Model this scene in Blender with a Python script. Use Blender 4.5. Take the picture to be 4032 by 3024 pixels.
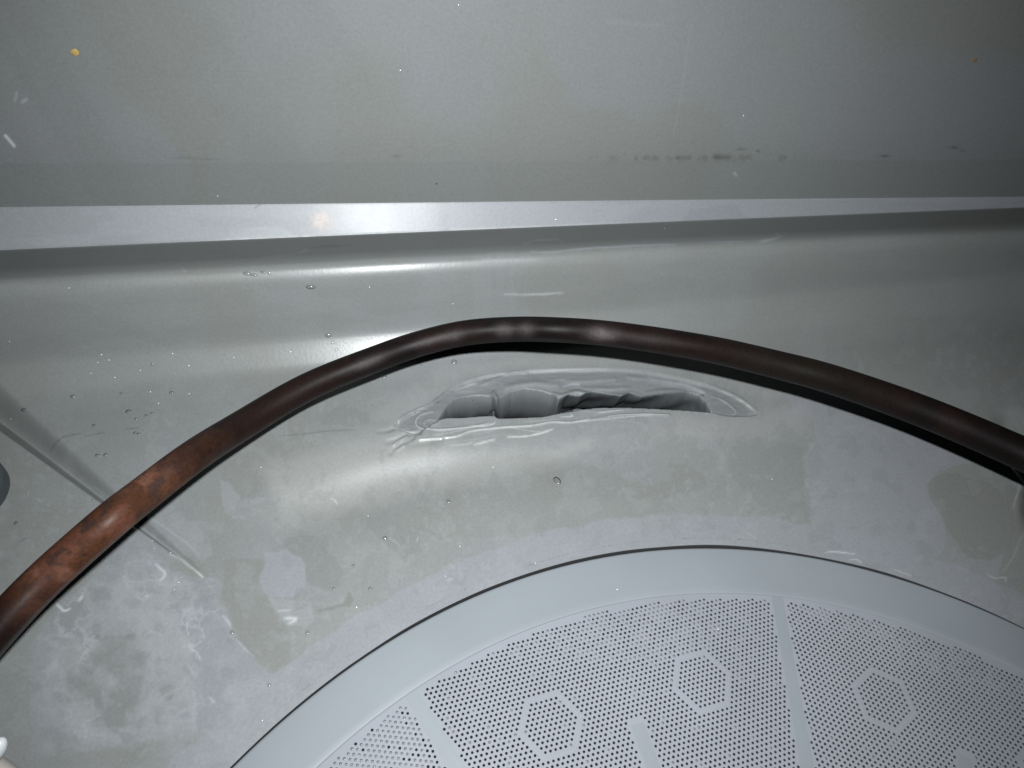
import bpy, math, random
import numpy as np
from mathutils import Vector, Matrix

random.seed(4)
rng = np.random.default_rng(7)
sc = bpy.context.scene
for o in list(bpy.data.objects):
    bpy.data.objects.remove(o)

# ------------------------------------------------------------------ camera, world, flash, exposure
F = 745.0                                   # focal length for a 1024 px wide frame
CAM_H = 0.2                                 # metres above the tub floor
up = np.array([0.1, math.cos(math.radians(50)), math.sin(math.radians(50))]); up /= np.linalg.norm(up)
k = 0.2                                     # how far the back wall turns away to the right
b_ = (0.7622 * k - 0.0995) / 0.6396
u = np.array([1.0, b_, -k]); u -= up * (u @ up); u /= np.linalg.norm(u)
w = np.cross(up, u)
R = np.stack([u, w, up])                    # camera coordinates -> tub coordinates
C0 = np.array([0, 0, CAM_H])
cam_d = bpy.data.cameras.new('camera'); cam = bpy.data.objects.new('camera', cam_d)
sc.collection.objects.link(cam); sc.camera = cam
cam_d.sensor_width = 36; cam_d.lens = 36 * F / 1024; cam_d.clip_start = 0.005; cam_d.clip_end = 20
M = Matrix([list(R[0]) + [0], list(R[1]) + [0], list(R[2]) + [CAM_H], [0, 0, 0, 1]])
cam.matrix_world = M

world = bpy.data.worlds.new('World'); sc.world = world; world.use_nodes = True
world.node_tree.nodes['Background'].inputs[0].default_value = (0.55, 0.62, 0.7, 1)
world.node_tree.nodes['Background'].inputs[1].default_value = 0.004

def lamp(name, off, aim_px, power, radius, color, angle, blend):
    l = bpy.data.lights.new(name, 'SPOT'); o = bpy.data.objects.new(name, l); sc.collection.objects.link(o)
    l.energy = power; l.shadow_soft_size = radius; l.color = color
    l.spot_size = math.radians(angle); l.spot_blend = blend
    loc = C0 + R @ np.array(off)
    d = R @ np.array([aim_px[0] - 512, -(aim_px[1] - 384), -F])
    o.location = loc
    o.rotation_euler = Vector(d).to_track_quat('-Z', 'Y').to_euler()
    return o
lamp('phone_flash', (0.0135, 0.0205, 0.0), (470, 460), 2.85, 0.0024, (0.955, 0.99, 1.0), 118, 1.0)

sc.view_settings.view_transform = 'Standard'; sc.view_settings.look = 'None'
sc.view_settings.exposure = 0; sc.view_settings.gamma = 1
cy = sc.cycles
cy.max_bounces = 6; cy.diffuse_bounces = 0; cy.glossy_bounces = 3; cy.transparent_max_bounces = 8
cy.caustics_reflective = False; cy.caustics_refractive = False

# ------------------------------------------------------------------ helpers
CROP = dict(full=(0, 0, 1.8228), A=(0, 700, .91139), Cc=(2016, 700, .91139), D=(0, 1500, .91864), z5=(800, 2000, .7685),
            z6=(2400, 2000, .7378), W1=(0, 0, .91139), W2=(2016, 0, .91139), H=(1400, 1350, .76854), c8=(500, 1900, .5426),
            c5=(1450, 1400, .31646), c6=(2150, 1400, .40687), c7=(1900, 800, .5877), c2=(0, 1500, .42194),
            c3=(3600, 1500, .30147), c4=(1000, 700, .31646), c1=(0, 2700, .1953))
def cp(name, pts):
    x0, y0, s = CROP[name]
    return [((x0 + s * x) / 3.9375, (y0 + s * y) / 3.9375) for x, y in pts]
def ray(px, py):
    px = np.asarray(px, float); py = np.asarray(py, float)
    c = np.stack([(px - 512) / F, -(py - 384) / F, -np.ones_like(px * py + 0.0)], -1) if px.shape == py.shape else None
    return c @ R.T
def sstep(a, b, x):
    t = np.clip((x - a) / (b - a), 0, 1); return t * t * (3 - 2 * t)
def vnoise(x, y, seed):
    xi = np.floor(x).astype(np.int64); yi = np.floor(y).astype(np.int64); fx = x - xi; fy = y - yi
    fx = fx * fx * (3 - 2 * fx); fy = fy * fy * (3 - 2 * fy)
    def h(a, b):
        n = (a * 374761393 + b * 668265263 + seed * 1442695041) & 0x7fffffff
        n = (n ^ (n >> 13)) * 1274126177 & 0x7fffffff
        n = (n ^ (n >> 16)); return (n & 0xffff) / 65535.0
    return (h(xi, yi) * (1 - fx) + h(xi + 1, yi) * fx) * (1 - fy) + (h(xi, yi + 1) * (1 - fx) + h(xi + 1, yi + 1) * fx) * fy
def fbm(x, y, s, seed=1, octv=4):
    v = 0; a = 0.5; t = 0
    for i in range(octv):
        v = v + a * vnoise(x / s + 17.3 * i, y / s + 5.1 * i, seed + i * 7); t += a; a *= 0.55; s *= 0.5
    return v / t
def sdf(X, Y, poly):                        # negative inside
    d = np.full(X.shape, 1e9); ins = np.zeros(X.shape, bool); n = len(poly)
    for i in range(n):
        ax, ay = poly[i]; bx, by = poly[(i + 1) % n]
        ex, ey = bx - ax, by - ay; L = ex * ex + ey * ey + 1e-9
        t = np.clip(((X - ax) * ex + (Y - ay) * ey) / L, 0, 1)
        d = np.minimum(d, np.hypot(X - ax - t * ex, Y - ay - t * ey))
        c = ((ay > Y) != (by > Y)); 
        with np.errstate(divide='ignore', invalid='ignore'):
            xi = (bx - ax) * (Y - ay) / (by - ay + 1e-12) + ax
        ins ^= c & (X < xi)
    return np.where(ins, -d, d)
def pline(X, Y, pts):                       # distance to a polyline and the position along it 0..1
    d = np.full(X.shape, 1e9); s = np.zeros(X.shape); pts = smooth_pts(pts)
    n = len(pts) - 1
    for i in range(n):
        ax, ay = pts[i]; bx, by = pts[i + 1]; ex, ey = bx - ax, by - ay; L = ex * ex + ey * ey + 1e-9
        t = np.clip(((X - ax) * ex + (Y - ay) * ey) / L, 0, 1); q = np.hypot(X - ax - t * ex, Y - ay - t * ey)
        m = q < d; d = np.where(m, q, d); s = np.where(m, (i + t) / n, s)
    return d, s
def smooth_pts(p, sub=4):
    p = [np.array(q, float) for q in p]
    if len(p) < 3: return [tuple(q) for q in p]
    out = []
    for i in range(len(p) - 1):
        a = p[max(i - 1, 0)]; b = p[i]; c = p[i + 1]; d = p[min(i + 2, len(p) - 1)]
        for j in range(sub):
            t = j / sub
            out.append(tuple(0.5 * (2 * b + (c - a) * t + (2 * a - 5 * b + 4 * c - d) * t * t + (3 * b - a - 3 * c + d) * t ** 3)))
    out.append(tuple(p[-1])); return out
def link(o, parent=None):
    sc.collection.objects.link(o)
    if parent is not None:
        o.parent = parent
        o.matrix_parent_inverse = parent.matrix_world.inverted()
    return o
def tag(o, label=None, cat=None, group=None, kind=None):
    if label: o['label'] = label
    if cat: o['category'] = cat
    if group: o['group'] = group
    if kind: o['kind'] = kind
    return o
def empty(name, loc):
    o = bpy.data.objects.new(name, None); o.empty_display_size = 0.01; o.location = loc
    sc.collection.objects.link(o); bpy.context.view_layer.update(); return o
def mesh_np(name, V, Fq, mat, smooth=True, col=None, attrs=None, parent=None):
    me = bpy.data.meshes.new(name); V = np.asarray(V, np.float32); Fq = np.asarray(Fq, np.int32)
    me.vertices.add(len(V)); me.vertices.foreach_set('co', V.ravel())
    n = Fq.shape[1]; me.loops.add(Fq.size); me.loops.foreach_set('vertex_index', Fq.ravel())
    me.polygons.add(len(Fq)); me.polygons.foreach_set('loop_start', np.arange(0, Fq.size, n, dtype=np.int32))
    me.update(calc_edges=True)
    if smooth: me.polygons.foreach_set('use_smooth', np.ones(len(Fq), bool))
    if col is not None:
        a = me.color_attributes.new('paint', 'FLOAT_COLOR', 'POINT')
        c = np.ones((len(V), 4), np.float32); c[:, :3] = col; a.data.foreach_set('color', c.ravel())
    for nme, v in (attrs or {}).items():
        a = me.attributes.new(nme, 'FLOAT', 'POINT'); a.data.foreach_set('value', np.asarray(v, np.float32).ravel())
    me.materials.append(mat)
    return link(bpy.data.objects.new(name, me), parent)
def pyd(name, V, Fs, mat, smooth=True, parent=None):
    me = bpy.data.meshes.new(name); me.from_pydata([tuple(map(float, v)) for v in V], [], Fs); me.update()
    if smooth: me.polygons.foreach_set('use_smooth', [True] * len(me.polygons))
    me.materials.append(mat); return link(bpy.data.objects.new(name, me), parent)

# ------------------------------------------------------------------ materials
def new_mat(name):
    m = bpy.data.materials.new(name); m.use_nodes = True
    return m, m.node_tree, m.node_tree.nodes['Principled BSDF']
def painted(name, rough, rvar=0.08, bump=0.05, spec=0.5, metal=0.0, grain=0.06):
    m, nt, p = new_mat(name); N = nt.nodes; L = nt.links
    at = N.new('ShaderNodeAttribute'); at.attribute_name = 'paint'
    tc = N.new('ShaderNodeTexCoord')
    n1 = N.new('ShaderNodeTexNoise'); n1.inputs['Scale'].default_value = 1400; n1.inputs['Detail'].default_value = 3
    L.new(tc.outputs['Object'], n1.inputs['Vector'])
    mr = N.new('ShaderNodeMapRange'); mr.inputs[1].default_value = 0.3; mr.inputs[2].default_value = 0.7
    mr.inputs[3].default_value = 1 - grain; mr.inputs[4].default_value = 1 + grain
    L.new(n1.outputs[0], mr.inputs[0])
    mx = N.new('ShaderNodeVectorMath'); mx.operation = 'SCALE'
    L.new(at.outputs['Color'], mx.inputs[0]); L.new(mr.outputs[0], mx.inputs['Scale'])
    L.new(mx.outputs[0], p.inputs['Base Color'])
    n2 = N.new('ShaderNodeTexNoise'); n2.inputs['Scale'].default_value = 60; n2.inputs['Detail'].default_value = 5
    L.new(tc.outputs['Object'], n2.inputs['Vector'])
    ra = N.new('ShaderNodeAttribute'); ra.attribute_name = 'rough'
    m2 = N.new('ShaderNodeMapRange'); m2.inputs[1].default_value = 0.3; m2.inputs[2].default_value = 0.7
    m2.inputs[3].default_value = rough - rvar; m2.inputs[4].default_value = rough + rvar
    L.new(n2.outputs[0], m2.inputs[0])
    ad = N.new('ShaderNodeMath'); ad.operation = 'ADD'; L.new(m2.outputs[0], ad.inputs[0]); L.new(ra.outputs['Fac'], ad.inputs[1])
    L.new(ad.outputs[0], p.inputs['Roughness'])
    n3 = N.new('ShaderNodeTexNoise'); n3.inputs['Scale'].default_value = 900; n3.inputs['Detail'].default_value = 4
    L.new(tc.outputs['Object'], n3.inputs['Vector'])
    bp = N.new('ShaderNodeBump'); bp.inputs['Strength'].default_value = bump; bp.inputs['Distance'].default_value = 0.0006
    L.new(n3.outputs[0], bp.inputs['Height']); L.new(bp.outputs[0], p.inputs['Normal'])
    p.inputs['Specular IOR Level'].default_value = spec; p.inputs['Metallic'].default_value = metal
    return m
MAT_TUB = painted('tub_plastic', 0.34, spec=.85, rvar=.03)
MAT_LEDGE = painted('ledge_plastic', 0.41, spec=.7, rvar=.02, bump=.03)
MAT_TUBE = painted('oxidised_tube', 0.47, rvar=0.08, bump=0.05, spec=0.16, grain=0.2)
def plain(name, col, rough, var=0.06, scale=40, bump=0.03, spec=0.5, bscale=800):
    m, nt, p = new_mat(name); N = nt.nodes; L = nt.links
    tc = N.new('ShaderNodeTexCoord'); n = N.new('ShaderNodeTexNoise'); n.inputs['Scale'].default_value = scale
    n.inputs['Detail'].default_value = 6; L.new(tc.outputs['Object'], n.inputs['Vector'])
    cr = N.new('ShaderNodeValToRGB'); cr.color_ramp.elements[0].position = .35; cr.color_ramp.elements[1].position = .65
    cr.color_ramp.elements[0].color = [c * (1 - var) for c in col] + [1]; cr.color_ramp.elements[1].color = [min(1, c * (1 + var)) for c in col] + [1]
    L.new(n.outputs[0], cr.inputs[0]); L.new(cr.outputs[0], p.inputs['Base Color'])
    n3 = N.new('ShaderNodeTexNoise'); n3.inputs['Scale'].default_value = bscale; L.new(tc.outputs['Object'], n3.inputs['Vector'])
    bp = N.new('ShaderNodeBump'); bp.inputs['Strength'].default_value = bump; bp.inputs['Distance'].default_value = 0.0005
    L.new(n3.outputs[0], bp.inputs['Height']); L.new(bp.outputs[0], p.inputs['Normal'])
    p.inputs['Roughness'].default_value = rough; p.inputs['Specular IOR Level'].default_value = spec
    return m
MAT_FILTER = plain('filter_plastic', (0.315, 0.345, 0.373), 0.5, 0.05, 25)
MAT_SCREEN = plain('filter_screen_plastic', (0.34, 0.36, 0.402), 0.55, 0.05, 30)
MAT_HOLE = plain('shaded_hole_wall', (0.10, 0.105, 0.12), 0.5)  # same plastic as the screen, shade inside the holes painted in
MAT_SUMP = plain('dark_sump_plastic', (0.03, 0.032, 0.035), 0.4)
MAT_GREY = plain('grey_cap_plastic', (0.075, 0.09, 0.097), 0.42)
MAT_BEIGE = plain('beige_plastic', (0.62, 0.57, 0.53), 0.45)
MAT_WHITE = plain('white_plastic', (0.8, 0.82, 0.85), 0.25)
MAT_CRUMB = plain('yellow_crumb', (0.6, 0.42, 0.12), 0.6, 0.25, 900, 0.3)
MAT_ORANGE = plain('orange_crumb', (0.3, 0.17, 0.07), 0.6, 0.2, 900, 0.3)
MAT_DARK = plain('dark_grime', (0.05, 0.05, 0.045), 0.6, 0.2, 900, 0.3)
def water():
    m = bpy.data.materials.new('water'); m.use_nodes = True; nt = m.node_tree; N = nt.nodes; L = nt.links; N.clear()
    out = N.new('ShaderNodeOutputMaterial'); tr = N.new('ShaderNodeBsdfTransparent'); gl = N.new('ShaderNodeBsdfGlossy')
    tr.inputs[0].default_value = (0.96, 0.97, 0.97, 1); gl.inputs['Roughness'].default_value = 0.14
    fr = N.new('ShaderNodeFresnel'); fr.inputs[0].default_value = 1.36
    ad = N.new('ShaderNodeMath'); ad.operation = 'ADD'; ad.inputs[1].default_value = 0.06; ad.use_clamp = True; L.new(fr.outputs[0], ad.inputs[0])
    mx = N.new('ShaderNodeMixShader'); L.new(ad.outputs[0], mx.inputs[0]); L.new(tr.outputs[0], mx.inputs[1]); L.new(gl.outputs[0], mx.inputs[2])
    L.new(mx.outputs[0], out.inputs[0]); return m
MAT_WATER = water()

# ------------------------------------------------------------------ tub surface: profile integrated column by column
def ip(pts):
    xs = [p[0] for p in pts]; ys = [p[1] for p in pts]
    def f(x):
        x = np.asarray(x, float); y = np.interp(x, xs, ys)
        s0 = (ys[1] - ys[0]) / (xs[1] - xs[0]); s1 = (ys[-1] - ys[-2]) / (xs[-1] - xs[-2])
        y = np.where(x < xs[0], ys[0] + s0 * (x - xs[0]), y); return np.where(x > xs[-1], ys[-1] + s1 * (x - xs[-1]), y)
    return f
def ip2(pts):
    c = np.polyfit([p[0] for p in pts], [p[1] for p in pts], 2 if len(pts) > 4 else 2)
    return lambda x: np.polyval(c, np.asarray(x, float))
yA = ip2([(0, 207.3), (324, 203.2), (700, 200), (1024, 196.5)])
yB = ip2([(0, 250), (324, 236.5), (648, 222), (1024, 207.5)])
yC = ip2([(0, 288), (200, 278), (324, 270), (510, 261), (700, 250), (1024, 236)])
yD = ip2([(0, 378), (150, 368), (330, 353), (500, 336), (700, 312), (1024, 291)])
CREST = np.polyfit([250, 330, 400, 470, 560, 660, 780, 900], [505, 480, 460, 447, 439, 433, 434, 445], 3)
def elev(X, Y):
    """elevation in degrees of the surface normal above the horizontal"""
    a, b, c, d = yA(X), yB(X), yC(X), yD(X)
    wv = 1.0 * (fbm(X, Y * 0.4, 160, 5, 2) - .5)
    wallE = 2 + 5 * sstep(166, 120, Y + 0.01 * (X - 512)) + 3 * wv
    ledge = 38.0 + 0 * X
    q = np.interp((Y - b) / (c - b), [0, .08, .5, .74, .88, 1.0, 1.1, 1.3, 1.6, 1.9], [-26, -31, -28, -8, 25, 44, 39, 25, 19, 19])
    r = np.interp(Y - d, [-60, -34, -20, -10, 0, 10, 22, 44], [17, 15, 22, 43, 49, 53, 74, 88])
    
    t = sstep(0.35, 0.65, (Y - c - 8) / np.maximum(d - c - 16, 1))
    low = q * (1 - t) + r * t
    fa = sstep(-.8, .8, Y - a); fb = sstep(-.8, .8, Y - b); E = (wallE * (1 - fa) + ledge * fa) * (1 - fb) + low * fb
    # shallow swell below the melted hollow, the basin wall before the filter
    crest = np.polyval(CREST, X)
    amp = 19 * np.exp(-((X - 400) / 130.0) ** 2) + 15 * np.exp(-((X - 600) / 120.0) ** 2)
    E = E - amp * np.exp(-((Y - crest - 6) / 20.0) ** 2) + 0.35 * amp * np.exp(-((Y - crest - 48) / 24.0) ** 2)
    return E
xs_t = np.arange(-264, 1300, 2.0); ys_t = np.arange(1000, -262, -0.5)
XX = np.broadcast_to(xs_t, (len(ys_t), len(xs_t))); 
lnT = np.zeros((len(ys_t), len(xs_t)))
r0 = ray(xs_t, np.full_like(xs_t, 1000.0)); lnT[0] = np.log(CAM_H / -r0[:, 2])
rp = R @ np.array([0, -1 / F, 0])           # d ray / d py
for i in range(1, len(ys_t)):
    ym = 0.5 * (ys_t[i] + ys_t[i - 1])
    E = np.radians(elev(xs_t, np.full_like(xs_t, ym))); n = np.stack([0 * E, -np.cos(E), np.sin(E)], -1)
    rr = ray(xs_t, np.full_like(xs_t, ym))
    lnT[i] = lnT[i - 1] + 0.5 * (n @ rp) / np.einsum('ij,ij->i', n, rr)
invT = np.exp(-lnT)
for _ in range(3):                          # even out the stepping error along the moulding
    p_ = np.pad(invT, ((0, 0), (3, 3)), mode='reflect', reflect_type='odd'); invT = sum(p_[:, i:i + invT.shape[1]] for i in range(7)) / 7
_xf = np.arange(0, len(xs_t) - 1 + 1e-6, .25); _i = np.minimum(_xf.astype(int), len(xs_t) - 2); _f = _xf - _i
invT = invT[:, _i] * (1 - _f) + invT[:, _i + 1] * _f
for _ in range(3):
    p_ = np.pad(invT, ((0, 0), (4, 4)), mode='reflect', reflect_type='odd'); invT = sum(p_[:, i:i + invT.shape[1]] for i in range(9)) / 9
def tdepth(px, py):
    px = np.asarray(px, float); py = np.asarray(py, float)
    fx = np.clip((px - xs_t[0]) / 0.5, 0, invT.shape[1] - 1.001); fy = np.clip((1000 - py) / 0.5, 0, len(ys_t) - 1.001)
    i = fx.astype(int); j = fy.astype(int); a = fx - i; b = fy - j
    return 1 / ((invT[j, i] * (1 - a) + invT[j, i + 1] * a) * (1 - b) + (invT[j + 1, i] * (1 - a) + invT[j + 1, i + 1] * a) * b)
def surf(px, py):
    return C0 + ray(px, py) * tdepth(px, py)[..., None]
def surf_n(px, py):
    a = surf(px, py); b = surf(px + 2, py); c = surf(px, py + 2)
    n = np.cross(b - a, c - a); n /= np.linalg.norm(n)
    if n @ (C0 - a) < 0: n = -n
    return a, n

# ------------------------------------------------------------------ filter position (circle on the floor)
HZ = 0.0026                                  # top of the filter above the tub floor
fit_c = np.array([0.44282263, -0.33169609]); fit_r = 0.873788
w0 = np.array([1., 0, 0]) - up[0] * up; w0 /= np.linalg.norm(w0); v0 = np.cross(up, w0)
H = CAM_H - HZ
FC = C0 + H * (R @ (fit_c[0] * w0 + fit_c[1] * v0) - np.array([0, 0, 1])); FR = fit_r * H
ax0 = R @ w0; ay0 = R @ v0                   # in-plane axes that the measured angles refer to
def fpt(r, deg, z=0.0):
    a = math.radians(deg); return FC + FR * r * (math.cos(a) * ax0 + math.sin(a) * ay0) + np.array([0, 0, z])
GC = FC.copy(); GC[2] = 0; 
_o = math.radians(192); GC = GC + 0.0005 * (math.cos(_o) * ax0 + math.sin(_o) * ay0); GC[2] = 0; GR = FR + 0.00038

# ------------------------------------------------------------------ relief (metres, positive is up) and paint
Tc = smooth_pts(cp('H', [(150, 445), (185, 432), (215, 395), (290, 345), (370, 310), (480, 225), (620, 170), (850, 135), (1120, 128), (1400, 135), (1600, 160), (1800, 205), (1950, 265), (2040, 325), (2075, 360)]))
Lc = smooth_pts(cp('H', [(150, 447), (200, 445), (320, 462), (440, 392), (540, 385), (700, 374), (740, 388), (900, 383), (960, 379), (1040, 362), (1130, 348), (1230, 336), (1500, 338), (1770, 352), (1900, 374), (2030, 374), (2075, 362)]))
_te = cp('H', [(420, 384), (445, 345), (470, 312), (510, 290), (570, 276), (640, 270), (700, 278), (722, 300), (745, 284), (800, 252), (870, 240), (950, 246), (1020, 266), (1045, 290), (1065, 282), (1095, 272), (1130, 276), (1160, 276), (1215, 255), (1260, 262), (1310, 272), (1365, 285), (1388, 272), (1410, 262), (1440, 272), (1475, 281), (1540, 272), (1620, 264), (1700, 258), (1760, 262), (1795, 282), (1815, 312), (1825, 345)])
def TE(x): return np.interp(x, [p[0] for p in _te], [p[1] for p in _te]) - 4.2 * sstep(440, 462, x) * sstep(712, 690, x)
def hollow(P, X, Y):
    m = (X > 436) & (X < 713) & (Y > 380) & (Y < 425)
    if not m.any(): return P
    x = X[m]; y = Y[m]; hx = (x - 355.6) / .19518
    te = TE(x); L = np.interp(x, [p[0] for p in Lc], [p[1] for p in Lc]); q = (y - te) / np.maximum(L - te, .3); g = (q > 0) & (q < 1)
    x = x[g]; y = y[g]; hx = hx[g]; te = te[g]; L = L[g]; q = q[g]; h = np.clip((L - te) / 5.0, 0, 1)
    Pe = surf(x, te); Pe[:, 2] += relief(x, te); Pl = surf(x, L); Pl[:, 2] += relief(x, L)
    dm = np.interp(hx, [430, 500, 600, 690, 722, 760, 900, 1000, 1045, 1100, 1300, 1700, 1800, 1822], [.004, .015, .017, .014, .008, .018, .021, .020, .020, .024, .024, .020, .011, .002]) * h
    k1 = np.interp(hx, [430, 700, 760, 1000, 1050, 1100, 1500, 1700, 1820], [.6, .6, .55, .5, .15, -.25, -.2, .3, .9]); k2 = np.interp(hx, [430, 700, 760, 1000, 1060, 1800], [.75, .75, .7, .65, .2, .5])
    a = np.clip(q / .72, 0, 1); wob = (fbm(hx, q * 120, 60, 301, 3) - .5) * .0016 * np.sin(a * math.pi) * (.25 + .75 * (hx > 1045)) + .0006 * np.sin(hx / 38 + 9 * a) * np.sin(a * math.pi) * (hx > 1050)
    tw = dm * (k1 * a - k2 * a * a) + wob
    bt = dm * (k1 - k2); b2 = np.clip((q - .72) / .28, 0, 1); u1 = np.clip(b2 / .6, 0, 1); u2 = np.clip((b2 - .6) / .4, 0, 1)
    A = Pe.copy(); A[:, 1] -= tw; A[:, 2] -= dm * a
    Bf = Pe.copy(); Bf[:, 1] -= bt; Bf[:, 2] -= dm; Bn = Pl.copy(); Bn[:, 2] = Bf[:, 2]; Bn[:, 1] += .0006
    B = Bf * (1 - u1)[:, None] + Bn * u1[:, None]; B = B * (1 - u2)[:, None] + Pl * u2[:, None]
    Q = np.where((q < .72)[:, None], A, B)
    idx = np.argwhere(m)[g]; P[idx[:, 0], idx[:, 1]] = Q
    return P
def relief(X, Y):
    Z = np.zeros_like(X)
    m = (X > 350) & (X < 800) & (Y > 350) & (Y < 470)
    if m.any():
        x = X[m]; y = Y[m]
        T = np.interp(x, [p[0] for p in Tc], [p[1] for p in Tc]); L = np.interp(x, [p[0] for p in Lc], [p[1] for p in Lc])
        hx = (x - 355.6) / .19518; hy = (y - 342.9) / .19518      # enlarged crop coordinates
        inside = sstep(0, 4.0, y - T) * sstep(0, 2.0, L - y) * sstep(150, 225, hx) * sstep(2078, 2020, hx)
        d = 0.0008 * inside
        te = TE(x); s = np.clip((y - T) / np.maximum(te - T, .5), 0, 1)
        d += .0010 * sstep(0.1, 1, s) * sstep(380, 620, hx) * sstep(1960, 1700, hx) * sstep(0, 2.5, L - y)
        for pts, h, wd in ((((700, 235), (718, 270), (728, 320), (735, 345), (745, 380)), .0012, 14), (((1010, 240), (1060, 252), (1130, 236), (1200, 248), (1290, 262), (1420, 250)), .0007, 10),
                           (((760, 215), (900, 195), (1050, 200)), .0006, 14), (((1480, 245), (1600, 232), (1700, 236)), .0006, 12), (((1150, 215), (1300, 225), (1420, 220)), .0004, 9)):
            dd, ss = pline(hx, hy, pts); d -= h * np.exp(-(dd / wd) ** 2) * np.sin(np.clip(ss, 0, 1) * math.pi) ** .5
        # thin terrace ridges round the rim
        for pts, h, wd in RIDGES:
            dd, ss = pline(hx, hy, pts); d -= .55 * h * np.exp(-(dd / wd) ** 2)
        d += inside * 0.00025 * (fbm(hx * .35, hy * 1.3, 40, 77, 3) - .5) * 2
        Z[m] -= d
    # strokes dragged out of the left end
    for pts, h, wd in STROKES:
        x0 = min(p[0] for p in pts) - 12; x1 = max(p[0] for p in pts) + 12; y0 = min(p[1] for p in pts) - 12; y1 = max(p[1] for p in pts) + 12
        m = (X > x0) & (X < x1) & (Y > y0) & (Y < y1)
        if m.any():
            dd, ss = pline(X[m], Y[m], pts); Z[m] += .6 * h * np.exp(-(dd / wd) ** 2) * (1 - .6 * ss)
    # diagonal moulded rib, steep on its lower left side, running out near the filter
    a = np.array(RIB[0]); b = np.array(RIB[1]); e = b - a; Lr = np.hypot(*e); e = e / Lr
    s = (X - a[0]) * e[0] + (Y - a[1]) * e[1]; q = (X - a[0]) * e[1] - (Y - a[1]) * e[0]     # q > 0: upper right side
    tp = np.clip(1 - s / Lr, 0, 1.4); wA = 1.5 + 11 * tp; un = q / wA
    Z -= (0.0003 + 0.0062 * tp) * np.clip(un, 0, 1) * (1 - sstep(.85, 3.0, un)) * sstep(Lr + 2, Lr - 16, s) * sstep(-320, -200, s)
    # drop in the floor at the far right edge
    cx = np.interp(Y, [440, 458, 482, 580], [985, 1000, 1019, 1004]) + 3 * (fbm(X, Y, 20, 3, 2) - .5)
    Z -= 0.006 * sstep(0, 26, X - cx - 2) * sstep(405, 440, Y) * sstep(540, 490, Y)
    # gentle waviness of the moulding
    fl = sstep(0, 40, Y - yD(X))
    Z += fl * 0.0011 * (fbm(X, Y, 90, 9, 2) - .5)
    return Z
RIDGES = [(((395, 345), (330, 365), (308, 400), (330, 430), (420, 445), (560, 432), (700, 410)), .00045, 6),
          (((300, 355), (250, 375), (225, 405), (240, 440)), .0004, 6), (((345, 345), (290, 355), (240, 385), (210, 420)), .0003, 5),
          (((330, 495), (420, 488), (520, 478), (600, 450), (760, 432), (900, 425), (1010, 405), (1100, 408), (1200, 392), (1400, 372), (1600, 372)), .0005, 6),
          (((1150, 345), (1240, 352), (1330, 350), (1400, 342)), .0004, 5), (((1300, 378), (1420, 372), (1500, 366), (1610, 372)), .0004, 5),
          (((350, 404), (365, 388), (395, 385), (428, 395), (430, 412), (395, 422), (360, 418)), .0003, 6),
          (((1830, 262), (1900, 290), (1945, 330), (1948, 355), (1880, 365), (1790, 355)), .0003, 5),
          (((650, 200), (800, 150), (880, 150)), .0003, 6), (((1000, 178), (1150, 185), (1330, 178)), .0004, 9), (((1400, 170), (1560, 190), (1700, 215), (1790, 240)), .0005, 10)]
STROKES = [(cp('c5', [(300, 915), (220, 940), (130, 950)]), -.0009, 2.2), (cp('c5', [(640, 950), (480, 990), (340, 1050), (240, 1080)]), -.0014, 2.6),
           (cp('c5', [(560, 1020), (430, 1090), (340, 1150), (270, 1220)]), -.0012, 2.2), (cp('c5', [(480, 1000), (380, 1060), (330, 1110)]), .0009, 1.8),
           (cp('c5', [(900, 1040), (700, 1075), (520, 1110)]), -.0010, 3.5), (cp('c5', [(440, 1120), (380, 1160), (320, 1190)]), .0006, 1.6)]
RIB = (cp('full', [(-10, 925)])[0], cp('full', [(440, 1246)])[0])

LILAC = np.array([0.335, 0.348, 0.377]); OLIVE = np.array([0.279, 0.288, 0.273]); BASE = np.array([0.300, 0.313, 0.310]); PALE = np.array([0.40, 0.42, 0.43])
def mixc(col, target, f):
    f = np.clip(f, 0, 1)[..., None]; return col * (1 - f) + np.asarray(target) * f
MILK = [('full', [(700, 960), (850, 930), (1000, 965), (1150, 985), (1270, 955), (1200, 1000), (1020, 1040), (880, 1070), (700, 1110), (600, 1090), (560, 1010)], np.array([.40, .405, .395]), .75, 8, 13),
 ('full', [(1400, 905), (1640, 890), (1760, 860), (1740, 930), (1600, 950), (1420, 940)], np.array([.40, .39, .395]), .5, 8, 8),
 ('full', [(800, 900), (940, 800), (1200, 765), (1600, 790), (1720, 850), (1650, 870), (1500, 800), (1100, 790), (980, 830), (860, 920)], np.array([.40, .405, .40]), .4, 5, 7),
 ('full', [(760, 1100), (600, 1150), (560, 1100), (700, 1040), (900, 1060), (880, 1110)], np.array([.39, .395, .385]), .35, 8, 12)]
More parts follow.
